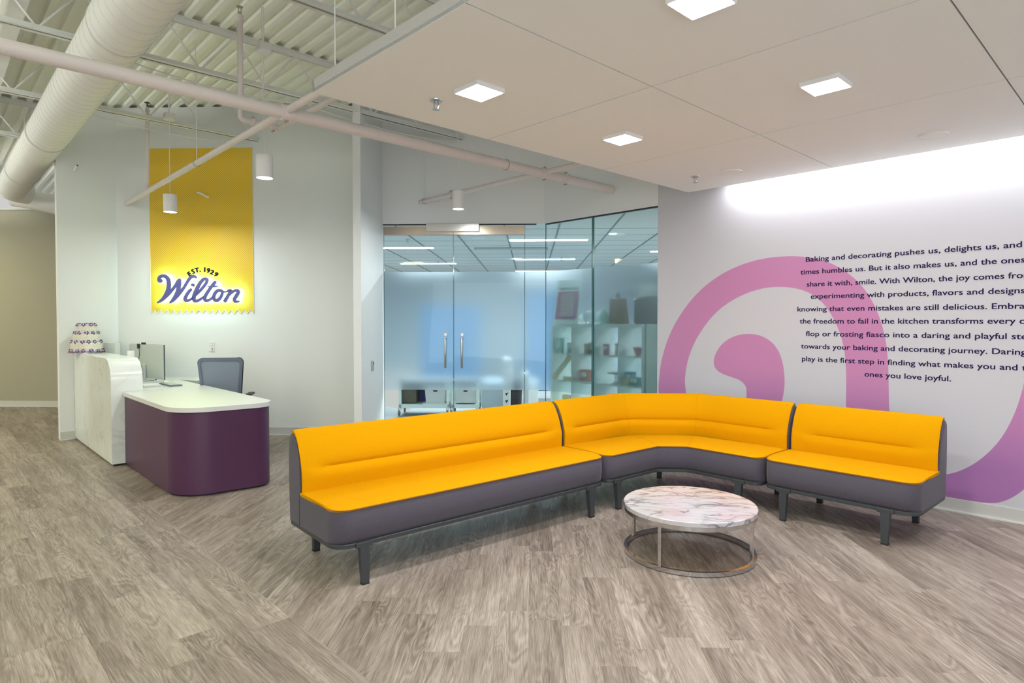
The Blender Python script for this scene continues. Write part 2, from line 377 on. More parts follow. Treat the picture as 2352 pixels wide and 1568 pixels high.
# ---- floors
fl = struct('floor', MB().prism([P(-7, -3), P(WA+.1, -3), P(WA+.1, 16), P(-7, 16)], -.06, -.0045), 'officefloor')
PW, PL = .152, .914
def clip(poly, n, k):      # keep points with n.p <= k
    out = []
    for i in range(len(poly)):
        p, q = poly[i], poly[(i+1) % len(poly)]; dp, dq = p.dot(n)-k, q.dot(n)-k
        if dp <= 0: out.append(p)
        if dp*dq < 0: out.append(p+(q-p)*(dp/(dp-dq)))
    return out
def area(poly): return .5*sum(poly[i].x*poly[(i+1) % len(poly)].y-poly[(i+1) % len(poly)].x*poly[i].y for i in range(len(poly)))
planks = []
def lay(org, u, vdir, u0, u1, v0, v1, cuts):
    row = 0; v = v0
    while v < v1:
        s = u0-random.random()*PL
        while s < u1:
            pl = [org+u*s+vdir*v, org+u*(s+PL)+vdir*v, org+u*(s+PL)+vdir*(v+PW), org+u*s+vdir*(v+PW)]
            full = True
            for n, k in cuts:
                m0 = len(pl); q = clip(pl, n, k)
                if len(q) < 3: pl = None; break
                if len(q) != m0 or any((x-y).length > 1e-6 for x, y in zip(q, pl)): full = False
                pl = q
            if pl and abs(area(pl)) > 2e-4: planks.append((pl, u, vdir, org+u*(s+PL/2)+vdir*(v+PW/2), full))
            s += PL
        v += PW; row += 1
lay(Vector((0, 0, 0)), B, A, -2.0, 15, SEAM-PW*40, SEAM-1e-4, [(FF, 10.45)])
lay(Vector((0, 0, 0)), B, A, 8.5, 15, SEAM-1e-4+.0002, SEAM+4.0, [(FF, 10.45), (-B, -9.46)])
lay(Vector((0, 0, 0)), FF, RR, -1.0, 9.8, -7.0, 9.0, [(-A, -SEAM), (A, WA), (FF, WF+.02), (B, 9.32)])
def vis(c):
    return c.y > 1.9 and abs(c.x) < c.y*.85+.3
planks.sort(key=lambda p: (0 if vis(p[3]) else 100)+p[3].length)
full_me = None; rest = MB(); rest_uv = []; rest_tone = []
def plank_uv(me, org, u, vd, off=(0, 0)):
    uvl = me.uv_layers.new(name='UVMap')
    for lp in me.loops:
        d = me.vertices[lp.vertex_index].co-org; uvl.data[lp.index].uv = (d.dot(u)+off[0], d.dot(vd)+off[1])
X1, Y1 = Vector((1, 0, 0)), Vector((0, 1, 0))
for i, (pl, u, vd, c, full) in enumerate(planks):
    if area(pl) < 0: pl = pl[::-1]
    if i < 296 and vis(c):
        if full:
            if full_me is None:
                mb = MB().prism([Vector((-PL/2, -PW/2)), Vector((PL/2, -PW/2)), Vector((PL/2, PW/2)), Vector((-PL/2, PW/2))], -.0045, 0, .0005)
                full_me = bpy.data.meshes.new('plank'); full_me.from_pydata([tuple(v) for v in mb.v], [], mb.f); plank_uv(full_me, Vector(), X1, Y1); full_me.materials.append(M['wood'])
            me = full_me
        else:
            loc = [Vector(((p-c).dot(u), (p-c).dot(vd))) for p in pl]
            if sum(loc[k].x*loc[(k+1) % len(loc)].y-loc[(k+1) % len(loc)].x*loc[k].y for k in range(len(loc))) < 0: loc = loc[::-1]
            mb = MB().prism(loc, -.0045, 0, .0005)
            me = bpy.data.meshes.new('plank'); me.from_pydata([tuple(v) for v in mb.v], [], mb.f); plank_uv(me, Vector(), X1, Y1); me.materials.append(M['wood'])
        o = bpy.data.objects.new('plank', me); COL.objects.link(o); o.parent = fl; o.location = (c.x, c.y, 0)
        if u is B: o.rotation_euler = (0, 0, math.atan2(u.y, u.x)); 
        else: o.rotation_euler = (0, 0, math.atan2(u.y, u.x))
        if abs(vd.dot(Vector((-u.y, u.x, 0)))-1) > .01: o.scale = (1, -1, 1)
    else:
        n0 = len(rest.f); v0 = len(rest.v); rest.prism(pl, -.0045, 0, .0005); t = random.random()
        for f in rest.f[n0:]:
            rest_tone.append(t)
            for k in f:
                d = rest.v[k]-c; rest_uv.append((d.dot(u), d.dot(vd)))
me = bpy.data.meshes.new('far_plank'); me.from_pydata([tuple(v) for v in rest.v], [], rest.f)
uvl = me.uv_layers.new(name='UVMap')
for i, q in enumerate(rest_uv): uvl.data[i].uv = q
at = me.attributes.new('tone', 'FLOAT', 'FACE'); at.data.foreach_set('value', rest_tone); me.materials.append(M['wood'])
o = bpy.data.objects.new('far_plank', me); COL.objects.link(o); o.parent = fl; o['kind'] = 'stuff'
struct('floor', MB().prism([Q(-2.0, WF+.03), Q(9, WF+.03-2.5), Q(9, 20), Q(-2.0, 20)], -.05, -.002), 'officefloor')

# ---- deck ceiling: fluted sheet, flutes along B
mb = MB(); pitch = .1525; a0 = -8.0; nr = int((WA+9.5)/pitch)
prof = []
for i in range(nr):
    x = a0+i*pitch; prof += [(x, 0), (x+.052, 0), (x+.066, .038), (x+pitch-.014, .038)]
vs = []; fs = []
for (x, z) in prof: vs += [P(x, -4, DECK+z), P(x, 17, DECK+z)]
for i in range(len(prof)-1): fs.append((2*i, 2*i+2, 2*i+3, 2*i+1))
mb.add(vs, fs)
struct('ceiling', mb, 'deck', fix=False)
mb = MB(); mb.add([P(-8, -4, DECK+.06), P(7.2, -4, DECK+.06), P(7.2, 17, DECK+.06), P(-8, 17, DECK+.06)], [(0, 1, 2, 3)])
struct('roof_slab', mb, 'deck', fix=False)
# ---- walls
def wallseg(name, p0, p1, z0, z1, th, m='wall'):   # th extends to the left of p0->p1
    d = (p1-p0).normalized(); n = Vector((-d.y, d.x, 0))*th
    return struct(name, MB().prism([p0, p1, p1+n, p0+n], z0, z1), m)
LC = P(1.215, 9.33)                               # free end of the short left wall
CR = Q((P(1.83, 9.33)).dot(RR), WF)
cl = P(math.sqrt(2)*WF-9.33, 9.33)                # corner with the sign wall
XD0 = onF(879.5, 740, WF).dot(RR)                 # left jamb of the glass doors
FINF = 6.80
finx = onF(829.5, 700, FINF).dot(RR)
wallseg('wall_left', LC, cl, 0, DECK, .13)
wallseg('wall_back', cl, Q(XD0-.02, WF), 0, DECK, .13)
# wing wall that ends the sign wall beside the doors (a thin stub toward the lobby)
wx1 = XD0; wx0 = XD0
d1 = Q(XD0, WF); d0 = Q(finx, FINF); dd = (d0-d1).normalized(); nn = Vector((-dd.y, dd.x, 0))
if nn.dot(RR) > 0: nn = -nn
struct('wall_wing', MB().prism([d1, d0, d0+RR*-.085, d1+RR*-.09] if True else [], 0, DECK), 'wall')
# header over the doors and over the side glass, then the graphic wall
cdoor = P(WA, math.sqrt(2)*WF-WA)                 # corner where doors meet the side glass
bG = 3.80
wallseg('wall_header', Q(XD0-.03, WF), cdoor, GTOP, DECK, .13)
wallseg('wall_header', cdoor, P(WA, bG), GTOP, DECK, .13)
wallseg('wall_right', P(WA, bG), P(WA, -3.0), 0, DECK, .14, 'graphicwall')
# far corridor partition and the walls beyond
struct('wall_far', MB().prism([Q(-14, 10.45), Q(-4.9, 10.45), Q(-4.9, 10.6), Q(-14, 10.6)], 0, 3.35), 'wallB')
struct('wall_far', MB().prism([Q(-16, 16.5), Q(-4.0, 16.5), Q(-4.0, 16.6), Q(-16, 16.6)], 0, DECK), 'wallB')
struct('trim_1', MB().prism([Q(-14, 10.43), Q(-4.9, 10.43), Q(-4.9, 10.62), Q(-14, 10.62)], 3.35, 3.38), 'base')
def baseb(name, p0, p1, n):
    d = (p1-p0).normalized()
    o = struct(name, MB().prism([p0, p0+n*.012, p1+n*.012, p1] if (p1-p0).cross(n).z < 0 else [p0, p1, p1+n*.012, p0+n*.012], 0, .10), 'base')
    obj('base_toe', MB().prism([p0, p1, p1+n*.024, p0+n*.024] if (p1-p0).cross(n).z > 0 else [p0, p0+n*.024, p1+n*.024, p1], 0, .012), 'white', o)
baseb('baseboard_left', LC, P(1.366, 9.33), -B)
baseb('baseboard_back', Q(cl.dot(RR)+1.2, WF), Q(XD0-.1, WF), -FF)
baseb('baseboard_right', P(WA, bG), P(WA, -3), -A)
baseb('baseboard_far', Q(-14, 10.45), Q(-4.9, 10.45), -FF)

# ---- glass front -------------------------------------------------------
def pane(name, p0, p1, z0, z1, parent, film=True, lab=None):
    d = (p1-p0).normalized(); n = Vector((-d.y, d.x, 0))
    g = obj('glass_pane', MB().add([p0+UP*z0, p1+UP*z0, p1+UP*z1, p0+UP*z1], [(0, 1, 2, 3)]), 'glass', parent, fix=False)
    e = MB()
    for q in (p0, p1): e.box(q+UP*((z0+z1)/2), .004, .012, z1-z0, d, n)
    obj('glass_edge', e, 'glassedge', parent)
    if film:
        q = n*.006
        obj('frosted_film', MB().box((p0+p1)/2+q+UP*1.33, (p1-p0).length-.002, .003, 1.5, d, n), 'film', parent)
DF = WF+.04
xm = onF(1042, 740, DF).dot(RR); x2 = onF(1205, 740, DF).dot(RR); x3 = onF(1232, 740, DF).dot(RR); xl = onF(882, 740, DF).dot(RR)
def leaf(n, x0, x1, hx):
    t = thing('door_%d' % n, 'x', 'door', Q(x0, DF), T45); del t['label']; del t['category']; t['kind'] = 'structure'
    pane('pane', Q(x0+.004, DF), Q(x1-.004, DF), .01, 2.545, t)
    obj('top_rail', MB().box(Q((x0+x1)/2, DF, 2.60), x1-x0-.004, .045, .105, RR, FF), 'brassrail', t)
    obj('bottom_rail', MB().box(Q((x0+x1)/2, DF, .05), x1-x0-.004, .045, .09, RR, FF), 'ss', t)
    h = MB(); z0, z1 = .875, 1.235; f = DF-.055
    h.tube([Q(hx, DF, z0)]+[Q(hx, DF-.055+.0, z0)]+[Q(hx, f, z0+.01), Q(hx, f, z1-.01)]+[Q(hx, DF-.055, z1), Q(hx, DF, z1)], .016, 14)
    obj('pull_handle', h, 'ss', t, smooth=True)
    obj('lock_cylinder', MB().lathe(Q(hx, DF+.0, 1.285), [(.022, 0), (.022, .008), (.019, .010), (.001, .010)], 24, -FF), 'ss', t, smooth=True, ang=30)
    obj('patch_cover', MB().box(Q(x1-.17 if n == 1 else x0+.16, DF-.03, 2.63), .34, .07, .10, RR, FF, bev=.004), 'ss', t)
leaf(1, xl, xm, onF(1023.5, 740, DF).dot(RR))
leaf(2, xm, x2, onF(1061.5, 740, DF).dot(RR))
t = thing('window_1', 'x', 'x', Q(x2, DF), T45); del t['label']; del t['category']; t['kind'] = 'structure'
cd2 = P(WA+.04, math.sqrt(2)*DF-WA-.04)
pane('pane', Q(x2+.004, DF), cd2, .0, GTOP, t)
g1 = onA(1362, 740, WA+.04); b1 = g1.dot(B)
for k, (p0, p1) in enumerate(((cd2, P(WA+.04, b1)), (P(WA+.04, b1), P(WA+.04, bG)))):
    t = thing('window_%d' % (k+2), 'x', 'x', p0, TA-math.pi/2); del t['label']; del t['category']; t['kind'] = 'structure'
    pane('pane', p0, p1, 0, GTOP, t)
mb = MB(); mb.prism([P(WA+.02, b1-.006), P(WA+.055, b1-.006), P(WA+.055, b1+.006), P(WA+.02, b1+.006)], 0, GTOP)
struct('trim_2', mb, 'glassedge')
struct('trim_3', MB().prism([cdoor+A*.02, cdoor+A*.06, P(WA+.06, bG), P(WA+.02, bG)][::-1], GTOP-.012, GTOP+.001), 'black')
struct('trim_4', MB().prism([Q(XD0, DF-.02), Q(XD0, DF+.02), Q(x3, DF+.02), Q(x3, DF-.02)][::-1], GTOP-.01, GTOP+.001), 'black')

# ---- office behind the glass
OC = 2.69
struct('ceiling', MB().prism([Q(-2.2, WF+.18), Q(x3, WF+.18), P(WA+.2, bG-4.5), Q(12, 5), Q(12, 20), Q(-5, 20)][::1], OC, OC+.05), 'officeceil')
g = MB(); s = .61
x = -4.0
x0g = onn(1188, 626, UP, OC-H).dot(RR)
for i in range(-6, 18):
    x = x0g+i*s*1.16
    if x < -4.9 or x > 11: continue
    f0 = WF+.2 if x < x3 else WF+.2-(x-x3)+.1
    g.box(Q(x, (f0+18.8)/2, OC-.003), .022, 18.8-f0, .008, RR, FF)
struct('trim_5', g, 'grid')
g = MB()
for k in range(22):
    f = WF+.5+k*.61
    g.box(Q(3, f, OC-.002), 15, .007, .005, RR, FF)
for k in range(1, 6):
    f = WF+.5-k*.61
    g.box(Q(3+k*.61+4, f, OC-.002), 8.0, .007, .005, RR, FF)
struct('trim_6', g, 'tee')
struct('wall_office', MB().prism([Q(-6, 18.8), Q(12, 18.8), Q(12, 18.9), Q(-6, 18.9)], 0, OC), 'cooltint')
struct('wall_office', MB().prism([Q(11.8, 4.5), Q(11.9, 4.5), Q(11.9, 18.8), Q(11.8, 18.8)], 0, OC), 'cooltint')
struct('wall_office', MB().prism([Q(-4.6, WF+.14), Q(-4.5, WF+.14), Q(-4.5, 18.8), Q(-4.6, 18.8)], 0, OC), 'cooltint')
lin = [((1172, 551), (1348, 551)), ((826, 569), (1003, 569)), ((920, 605), (1048, 605)), ((1184, 595), (1320, 595)), ((1190, 622), (1290, 622)), ((1494, 577), (1650, 577))]
for i, (p, q) in enumerate(lin):
    a_ = atz(*p, OC-.01); b_ = atz(*q, OC-.01); c = (a_+b_)/2; L_ = 1.17
    lb = ['bright linear light nearest the glass doors, in the office ceiling', 'linear ceiling light cut off by the left door jamb', 'lower left linear ceiling light seen through the left door',
          'linear ceiling light behind the narrow glass panel, second from the doors', 'farthest linear ceiling light, low against the frosted film', 'linear ceiling light cut off by the graphic wall at right'][i]
    t = thing('linear_light', lb, 'ceiling light', (c.x, c.y, OC-.03), T45, 'linear lights in the office ceiling')
    obj('diffuser', MB().box((c.x, c.y, OC-.014), L_, .10, .014, RR, FF), 'lamp', t)
    obj('frame', MB().box((c.x, c.y, OC-.004), L_+.03, .13, .012, RR, FF), 'lampwhite', t)
    arealight('office_lamp_or_fill', (c.x, c.y, OC-.03), (0, 0, T45), L_, .1, 108, (.86, .95, 1.0))
for k, (px, py) in enumerate(((1098, 546.5), (1418, 538), (1195, 600))):
    c = atz(px, py, OC-.004)
    solo('ceiling_speaker', MB().lathe((c.x, c.y, OC-.012), [(.07, 0), (.11, .004), (.115, .012)], 28), 'lampwhite',
         ['round white ceiling speaker above the right glass door', 'round white ceiling speaker behind the side glass', 'small round ceiling speaker behind the narrow glass panel'][k], 'speaker', 'round speakers in the office ceiling', smooth=True)
c0 = atz(1090, 571.5, OC-.01); c1 = atz(1258, 571.5, OC-.01); c = (c0+c1)/2
mb = MB().box((c.x, c.y, OC-.006), (c1-c0).length, .26, .012, RR, FF)
for (r_, f_) in ((5.2, 7.6), (7.2, 9.6), (4.8, 10.5)): arealight('office_lamp_or_fill', Q(r_, f_, OC-.05), (0, 0, T45), 1.17, .1, 110, (.88, .96, 1))  # added fill lights that brighten the cube shelf, no fixtures here
t = thing('air_vent', 'long grey air vent in the office ceiling behind the doors', 'vent', (c.x, c.y, OC-.02), T45)
obj('frame', mb, 'grid', t)
for k in range(5): obj('slat', MB().box((c.x, c.y, OC-.012), (c1-c0).length-.04, .012, .012, RR, FF) if k == 2 else MB().box(Vector((c.x, c.y, OC-.014))+FF*((k-2)*.045), (c1-c0).length-.04, .012, .012, RR, FF), 'officeceil', t)

# ================================================================== CEILING CLOUD
CZ = 2.72; CA0, CA1, CB1 = 1.61, 5.525, 3.33
las = [CA0, 2.91, 4.19, CA1]; lbs = [CB1, 1.98, .64, -.70, -2.04]
cl_ = thing('ceiling_cloud', 'large suspended off-white panel ceiling over the yellow sofas', 'ceiling panel', P(CA0, CB1, CZ), TA)
for i in range(3):
    for j in range(4):
        obj('ceiling_panel', MB().prism([P(las[i]+.004*(i > 0), lbs[j+1]+.004), P(las[i+1]-.004*(i < 2), lbs[j+1]+.004), P(las[i+1]-.004*(i < 2), lbs[j]-.004*(j > 0)), P(las[i]+.004*(i > 0), lbs[j]-.004*(j > 0))], CZ, CZ+.02), 'cloud', cl_)
obj('backing', MB().prism([P(CA0+.01, lbs[-1]), P(CA1-.01, lbs[-1]), P(CA1-.01, CB1-.01), P(CA0+.01, CB1-.01)], CZ+.014, CZ+.03), 'dark', cl_)
for (p0, p1) in ((P(CA0, lbs[-1]), P(CA0, CB1)), (P(CA0, CB1), P(CA1, CB1)), (P(CA1, CB1), P(CA1, lbs[-1]))):
    d = (p1-p0).normalized(); n = Vector((d.y, -d.x, 0))*.02
    obj('edge_trim', MB().prism([p0, p0+n, p1+n, p1], CZ+.001, CZ+.074), 'cloudedge', cl_)
mains = ['square ceiling light on the left of the cloud, beside the sprinkler', 'square ceiling light over the sofa corner, farthest of the four', 'square ceiling light cut off by the top of the picture', 'square ceiling light in the right middle cloud panel']
for i, (a, b) in enumerate(((2.25, 2.65), (3.54, 2.645), (2.26, 1.31), (3.54, 1.31))):
    t = thing('square_light', mains[i], 'ceiling light', P(a, b, CZ-.025), TA, 'square surface lights on the cloud')
    obj('frame', MB().box(P(a, b, CZ-.012), .20, .20, .024, A, B, bev=.002), 'lampwhite', t)
    obj('diffuser', MB().box(P(a, b, CZ-.0245), .185, .185, .003, A, B), 'lamp', t)
    arealight('downlight', P(a, b, CZ-.03), (0, 0, TA), .18, .18, 20, (1, .965, .98))
for i, (px, py) in enumerate(((1679, 394), (2142, 310))):
    c = atz(px, py, CZ); t = thing('ceiling_speaker', ['round white speaker near the far corner of the cloud', 'round white speaker at the right of the cloud near the lit wall'][i], 'speaker', c, TA, 'round speakers in the cloud')
    obj('bezel', MB().lathe((c.x, c.y, CZ-.008), [(.078, .002), (.09, 0), (.092, .008)], 40), 'lampwhite', t, smooth=True)
    obj('grille', MB().lathe((c.x, c.y, CZ-.0085), [(.002, 0), (.078, 0), (.078, .004)], 40), 'cloud', t, smooth=True)
def sprinkler(px, py, z, label, pend=True):
    c = atz(px, py, z); t = thing('fire_sprinkler', label, 'sprinkler', c, TA, 'fire sprinkler heads')
    s_ = -1 if pend else 1
    obj('escutcheon', MB().lathe((c.x, c.y, z), [(.038, 0), (.036, s_*.006), (.015, s_*.01)], 24), 'ss', t, smooth=True)
    mb = MB()
    mb.cyl((c.x, c.y, z), (c.x, c.y, z+s_*.022), .012, 12)
    for k in (-1, 1): mb.tube([Vector((c.x, c.y, z+s_*.018))+RR*(k*.013), Vector((c.x, c.y, z+s_*.036))+RR*(k*.013), Vector((c.x, c.y, z+s_*.052))+RR*(k*.003)], .003, 6)
    mb.lathe((c.x, c.y, z+s_*.052), [(.022, 0), (.022, s_*.003)], 16)
    obj('head', mb, 'ss', t, smooth=True)
sprinkler(1002, 230, CZ, 'chrome sprinkler head left of the leftmost square light')
sprinkler(1597, 405, CZ, 'chrome sprinkler head near the far corner of the cloud')
sprinkler(936, 549, OC, 'sprinkler head in the office ceiling above the left door')
sprinkler(1290, 590, OC, 'sprinkler head in the office ceiling behind the side glass')
sprinkler(1006, 600, OC, 'small sprinkler head far back in the office ceiling')
# LED strip in the cove between cloud and wall
t = thing('cove_light', 'white light strip hidden above the cloud edge, washing the graphic wall', 'light strip', P(CA1-.02, 2.6, CZ+.08), TA)
obj('channel', MB().prism([P(CA1-.035, lbs[-1]), P(CA1+.0, lbs[-1]), P(CA1+.0, 2.98), P(CA1-.035, 2.98)], CZ+.076, CZ+.095), 'lampwhite', t)
obj('led_strip', MB().prism([P(CA1-.028, lbs[-1]), P(CA1-.004, lbs[-1]), P(CA1-.004, 2.97), P(CA1-.028, 2.97)], CZ+.095, CZ+.098), 'lamp', t)
arealight('cove_lamp', P(CA1+.075, .45, CZ+.06), (R(0), R(-22), TA), .04, 5.0, 44, (.97, .98, 1))
# suspension rods
for k, (a, b, lb) in enumerate(((1.68, 3.2, 'thin rod holding the near corner of the cloud'), (1.68, 2.6, 'thin rod holding the cloud edge, middle of three'), (1.68, 2.22, 'thin dark rod holding the cloud edge at the top of the picture'))):
    solo('hanger_rod', MB().cyl(P(a, b, CZ+.03), P(a, b, DECK), .004, 8), 'steel', lb, 'rod', 'rods holding the cloud')

# ================================================================== JOISTS, BEAM, DUCT, PIPES
def joist(b, a0, a1, label):
    t = thing('roof_joist', label, 'joist', P(a0, b, 3.72), TA, 'open web joists under the deck')
    for nm, z, sg in (('bottom_chord', 3.745, 1), ('top_chord', DECK-.03, -1)):
        mb = MB()
        for s_ in (-1, 1):
            mb.prism([P(a0, b+s_*.008), P(a1, b+s_*.008), P(a1, b+s_*.012), P(a0, b+s_*.012)] if s_ > 0 else [P(a0, b-.012), P(a1, b-.012), P(a1, b-.008), P(a0, b-.008)], z-.02 if sg > 0 else z-.02, z+.03)
            zz = z-.02 if sg > 0 else z+.026
            mb.prism([P(a0, b+.008), P(a1, b+.008), P(a1, b+.05), P(a0, b+.05)] if s_ > 0 else [P(a0, b-.05), P(a1, b-.05), P(a1, b-.008), P(a0, b-.008)], zz, zz+.005)
        obj(nm, mb, 'steel', t)
    n = int((a1-a0)/.61); a = a0+.1
    k = 0
    while a+.30 < a1:
        up = (k % 2 == 0)
        obj('web_rod', MB().cyl(P(a, b, 3.75 if up else DECK-.03), P(a+.30, b, DECK-.03 if up else 3.75), .0095, 8), 'steel', t)
        a += .30; k += 1
    return t
joist(2.5, .6, WA-.02, 'white steel joist nearest the camera, above the cloud')
joist(4.34, -1.2, WA-.02, 'white steel joist crossing the top of the picture behind the cloud edge')
joist(6.18, -3.0, math.sqrt(2)*WF-6.18-.02, 'white steel joist passing over the big duct and two pendant pipes')
joist(8.02, -3.6, math.sqrt(2)*WF-8.02-.02, 'white steel joist that meets the sign wall above the banner')
joist(9.86, -4.0, 1.15, 'white steel joist left of the duct, beyond the short wall')
joist(11.7, -5.0, .9, 'far white steel joist at the left edge above the corridor')
t = thing('roof_beam', 'deep white steel beam under the deck at the upper left', 'beam', P(.5, 6, 3.9), TA)
mb = MB(); mb.prism([P(.58, 0), P(.60, 0), P(.60, 15), P(.58, 15)], 3.93, DECK-.01)
obj('web', mb, 'steel', t)
obj('flange', MB().prism([P(.53, 0), P(.65, 0), P(.65, 15), P(.53, 15)], 3.92, 3.93), 'steel', t)
# duct
DA, DZ, DR = 1.055, 3.525, .197
BE = 12.55
t = thing('spiral_duct', 'big white round spiral duct running from the top edge to the far left', 'duct', P(DA, 4, DZ-DR), TA)
mb = MB(); mb.tube([P(DA, 0, DZ), P(DA, 5.15, DZ)], DR+.006, 56); obj('duct_section', mb, 'duct', t, smooth=True)
obj('duct_section', MB().tube([P(DA, 5.15, DZ), P(DA, BE-.2, DZ)]+[P(DA+.3*(1-math.cos(x*math.pi/10)), BE-.2+.3*math.sin(x*math.pi/10), DZ) for x in range(1, 5)], DR, 56), 'duct', t, smooth=True)
obj('branch_duct', MB().tube([onF(30, 452, 10.05), onF(60, 456, 10.1), onF(220, 490, 10.15)], .155, 40), 'duct', t, smooth=True)
for b in (5.15, 8.6, 10.9): obj('joint_band', MB().lathe(P(DA, b-.008, DZ), [(DR+.004, 0), (DR+.009, .002), (DR+.009, .014), (DR+.004, .016)], 56, B), 'seam', t, smooth=True)
sp = MB(); turns = []
b = .4
while b < BE-.4:       # lock seams of the spiral
    pts = [P(DA+(DR+(.0075 if b < 5.1 else .0015))*math.cos(x*math.pi/12), b+x/24*.10, DZ+(DR+(.0075 if b < 5.1 else .0015))*math.sin(x*math.pi/12)) for x in range(25)]
    sp.tube(pts, .0011, 4, caps=False); b += .135
obj('spiral_seam', sp, 'seam', t, kind='stuff')
for b in (4.7, 7.4, 10.2):
    obj('hanger_strap', MB().cyl(P(DA-.05, b, DZ+DR), P(DA-.05, b, DECK), .003, 6), 'steel', t)
# sprinkler main
PZ, PB, PR = 2.94, 4.41, .045
t = thing('sprinkler_main', 'long thick white sprinkler main pipe crossing in front of the duct', 'pipe', P(1, PB, PZ), TA)
obj('pipe', MB().cyl(P(-3.2, PB, PZ), P(WA-.003, PB, PZ), PR, 32), 'pipe', t, smooth=True)
def coupling(par, c, ax, r, wdt=.05):
    o_ = obj('coupling', MB().lathe(c-ax*(wdt/2), [(r, 0), (r+.011, .003), (r+.012, wdt-.003), (r, wdt)], 28, ax), 'pipe', par, smooth=True)
    u = ax.cross(UP).normalized(); mb = MB()
    for s_ in (-1, 1): mb.cyl(c+UP*(s_*(r+.014))-u*.018, c+UP*(s_*(r+.014))+u*.018, .009, 10)
    obj('bolt', mb, 'clamp', o_, smooth=True)
am1 = 1.93; am3 = 4.6
coupling(t, P(am1, PB, PZ), A, PR, .075); coupling(t, P(am3, PB, PZ), A, PR, .07); coupling(t, P(am3+.32, PB, PZ), A, PR, .04)
def ringhanger(par, c, ax, r, ztop):
    u = ax.cross(UP).normalized()
    obj('hanger_ring', MB().tube(arc(c, u, UP, r+.006, -math.pi/2, 3*math.pi/2, 24), .003, 6), 'clamp', par, smooth=True)
    obj('hanger_rod', MB().cyl(c+UP*(r+.005), Vector((c.x, c.y, ztop)), .0042, 8), 'steel', par)
for px, py in ((1162, 368),):
    c = onn(px, py, B, PB); ringhanger(t, P(c.dot(A), PB, PZ), A, PR, DECK)
ringhanger(t, P(.1, PB, PZ), A, PR, DECK)
ar1 = [P(am1, 8.0, PZ)]
# branch 1
BR = .027
t = thing('branch_pipe', 'slim white branch pipe running down to the sign wall across the yellow banner', 'pipe', P(am1, 6, PZ), TA, 'sprinkler branch pipes')
bend = math.sqrt(2)*WF-am1
obj('pipe', MB().cyl(P(am1, .2, PZ+.012), P(am1, bend-.005, PZ+.012), BR, 20), 'pipe', t, smooth=True)
coupling(t, P(am1, 3.72, PZ+.012), B, BR, .05)
ringhanger(t, P(am1, onn(452, 375, A, am1).dot(B), PZ+.012), B, BR, 4.1)
bs = onn(338, 440, A, am1).dot(B)
v0 = P(am1-.02, bs, PZ+.03)
mb = MB(); mb.tube([P(am1, bs, PZ+.02), P(am1, bs, PZ+.09), P(am1, bs-.05, PZ+.13), P(am1, bs-.05, 3.86)], .02, 14); obj('upright_riser', mb, 'pipe', t, smooth=True)
mb = MB(); mb.lathe(P(am1, bs-.05, 3.86), [(.024, 0), (.024, .03), (.014, .035), (.012, .05)], 14); obj('reducer', mb, 'pipe', t, smooth=True)
mb = MB(); mb.cyl(P(am1, bs-.05, 3.91), P(am1, bs-.05, 3.96), .007, 8); mb.lathe(P(am1, bs-.05, 3.96), [(.03, 0), (.03, .004)], 16); obj('sprinkler', mb, 'dark', t)
# branch 3
t = thing('branch_pipe', 'slim white branch pipe above the glass doors, passing behind a white pendant', 'pipe', P(am3, 5.5, PZ), TA, 'sprinkler branch pipes')
obj('pipe', MB().cyl(P(am3, 2.6, PZ+.012), P(am3, math.sqrt(2)*WF-am3-.005, PZ+.012), BR, 20), 'pipe', t, smooth=True)
bh = onn(975, 463, A, am3).dot(B); ringhanger(t, P(am3, bh, PZ+.012), B, BR, DECK)
coupling(t, P(am3, onn(1037, 450, A, am3).dot(B), PZ+.012), B, BR, .05)
# offset pipe with upright sprinkler
c = onn(553, 275, A, 1.95); b0 = c.dot(B); z0 = c.z
t = thing('sprinkler_pipe', 'white pipe with a tall upright sprinkler left of the tallest pendant rod', 'pipe', c, TA)
obj('riser', MB().tube([P(1.95, b0, z0+.05), P(1.95, b0, z0+.83)], .023, 16), 'pipe', t, smooth=True)
c2 = onn(640, 297, B, b0); a2 = c2.dot(A)
obj('arm', MB().tube([P(1.95, b0, z0+.07), P(1.95, b0, z0+.02), P(1.965, b0, z0+.005), P(2.0, b0, z0), P(a2-.03, b0, z0), P(a2, b0-.01, z0), P(a2+.005, b0-.04, z0), P(a2+.005, 3.0, z0)], .023, 16), 'pipe', t, smooth=True)
obj('collar', MB().lathe(P(1.95, b0, z0+.80), [(.023, 0), (.029, .01), (.029, .05), (.018, .06)], 16), 'pipe', t, smooth=True)
mb = MB()
for k in (-1, 1): mb.cyl(P(1.95, b0, z0+.86)+RR*(k*.012), P(1.95, b0, z0+.92)+RR*(k*.012), .004, 6)
mb.lathe(P(1.95, b0, z0+.92), [(.026, 0), (.026, .004)], 14); mb.cyl(P(1.95, b0, z0+.86), P(1.95, b0, z0+.88), .016, 12)
obj('sprinkler', mb, 'clamp', t)
for a, b in ((2.05, b0), (a2-.05, b0)): coupling(t, P(a, b, z0), A, .023, .02)
obj('hanger_rod', MB().cyl(P((1.95+a2)/2+.02, b0, z0), P((1.95+a2)/2+.02, b0, DECK), .004, 8), 'steel', t)
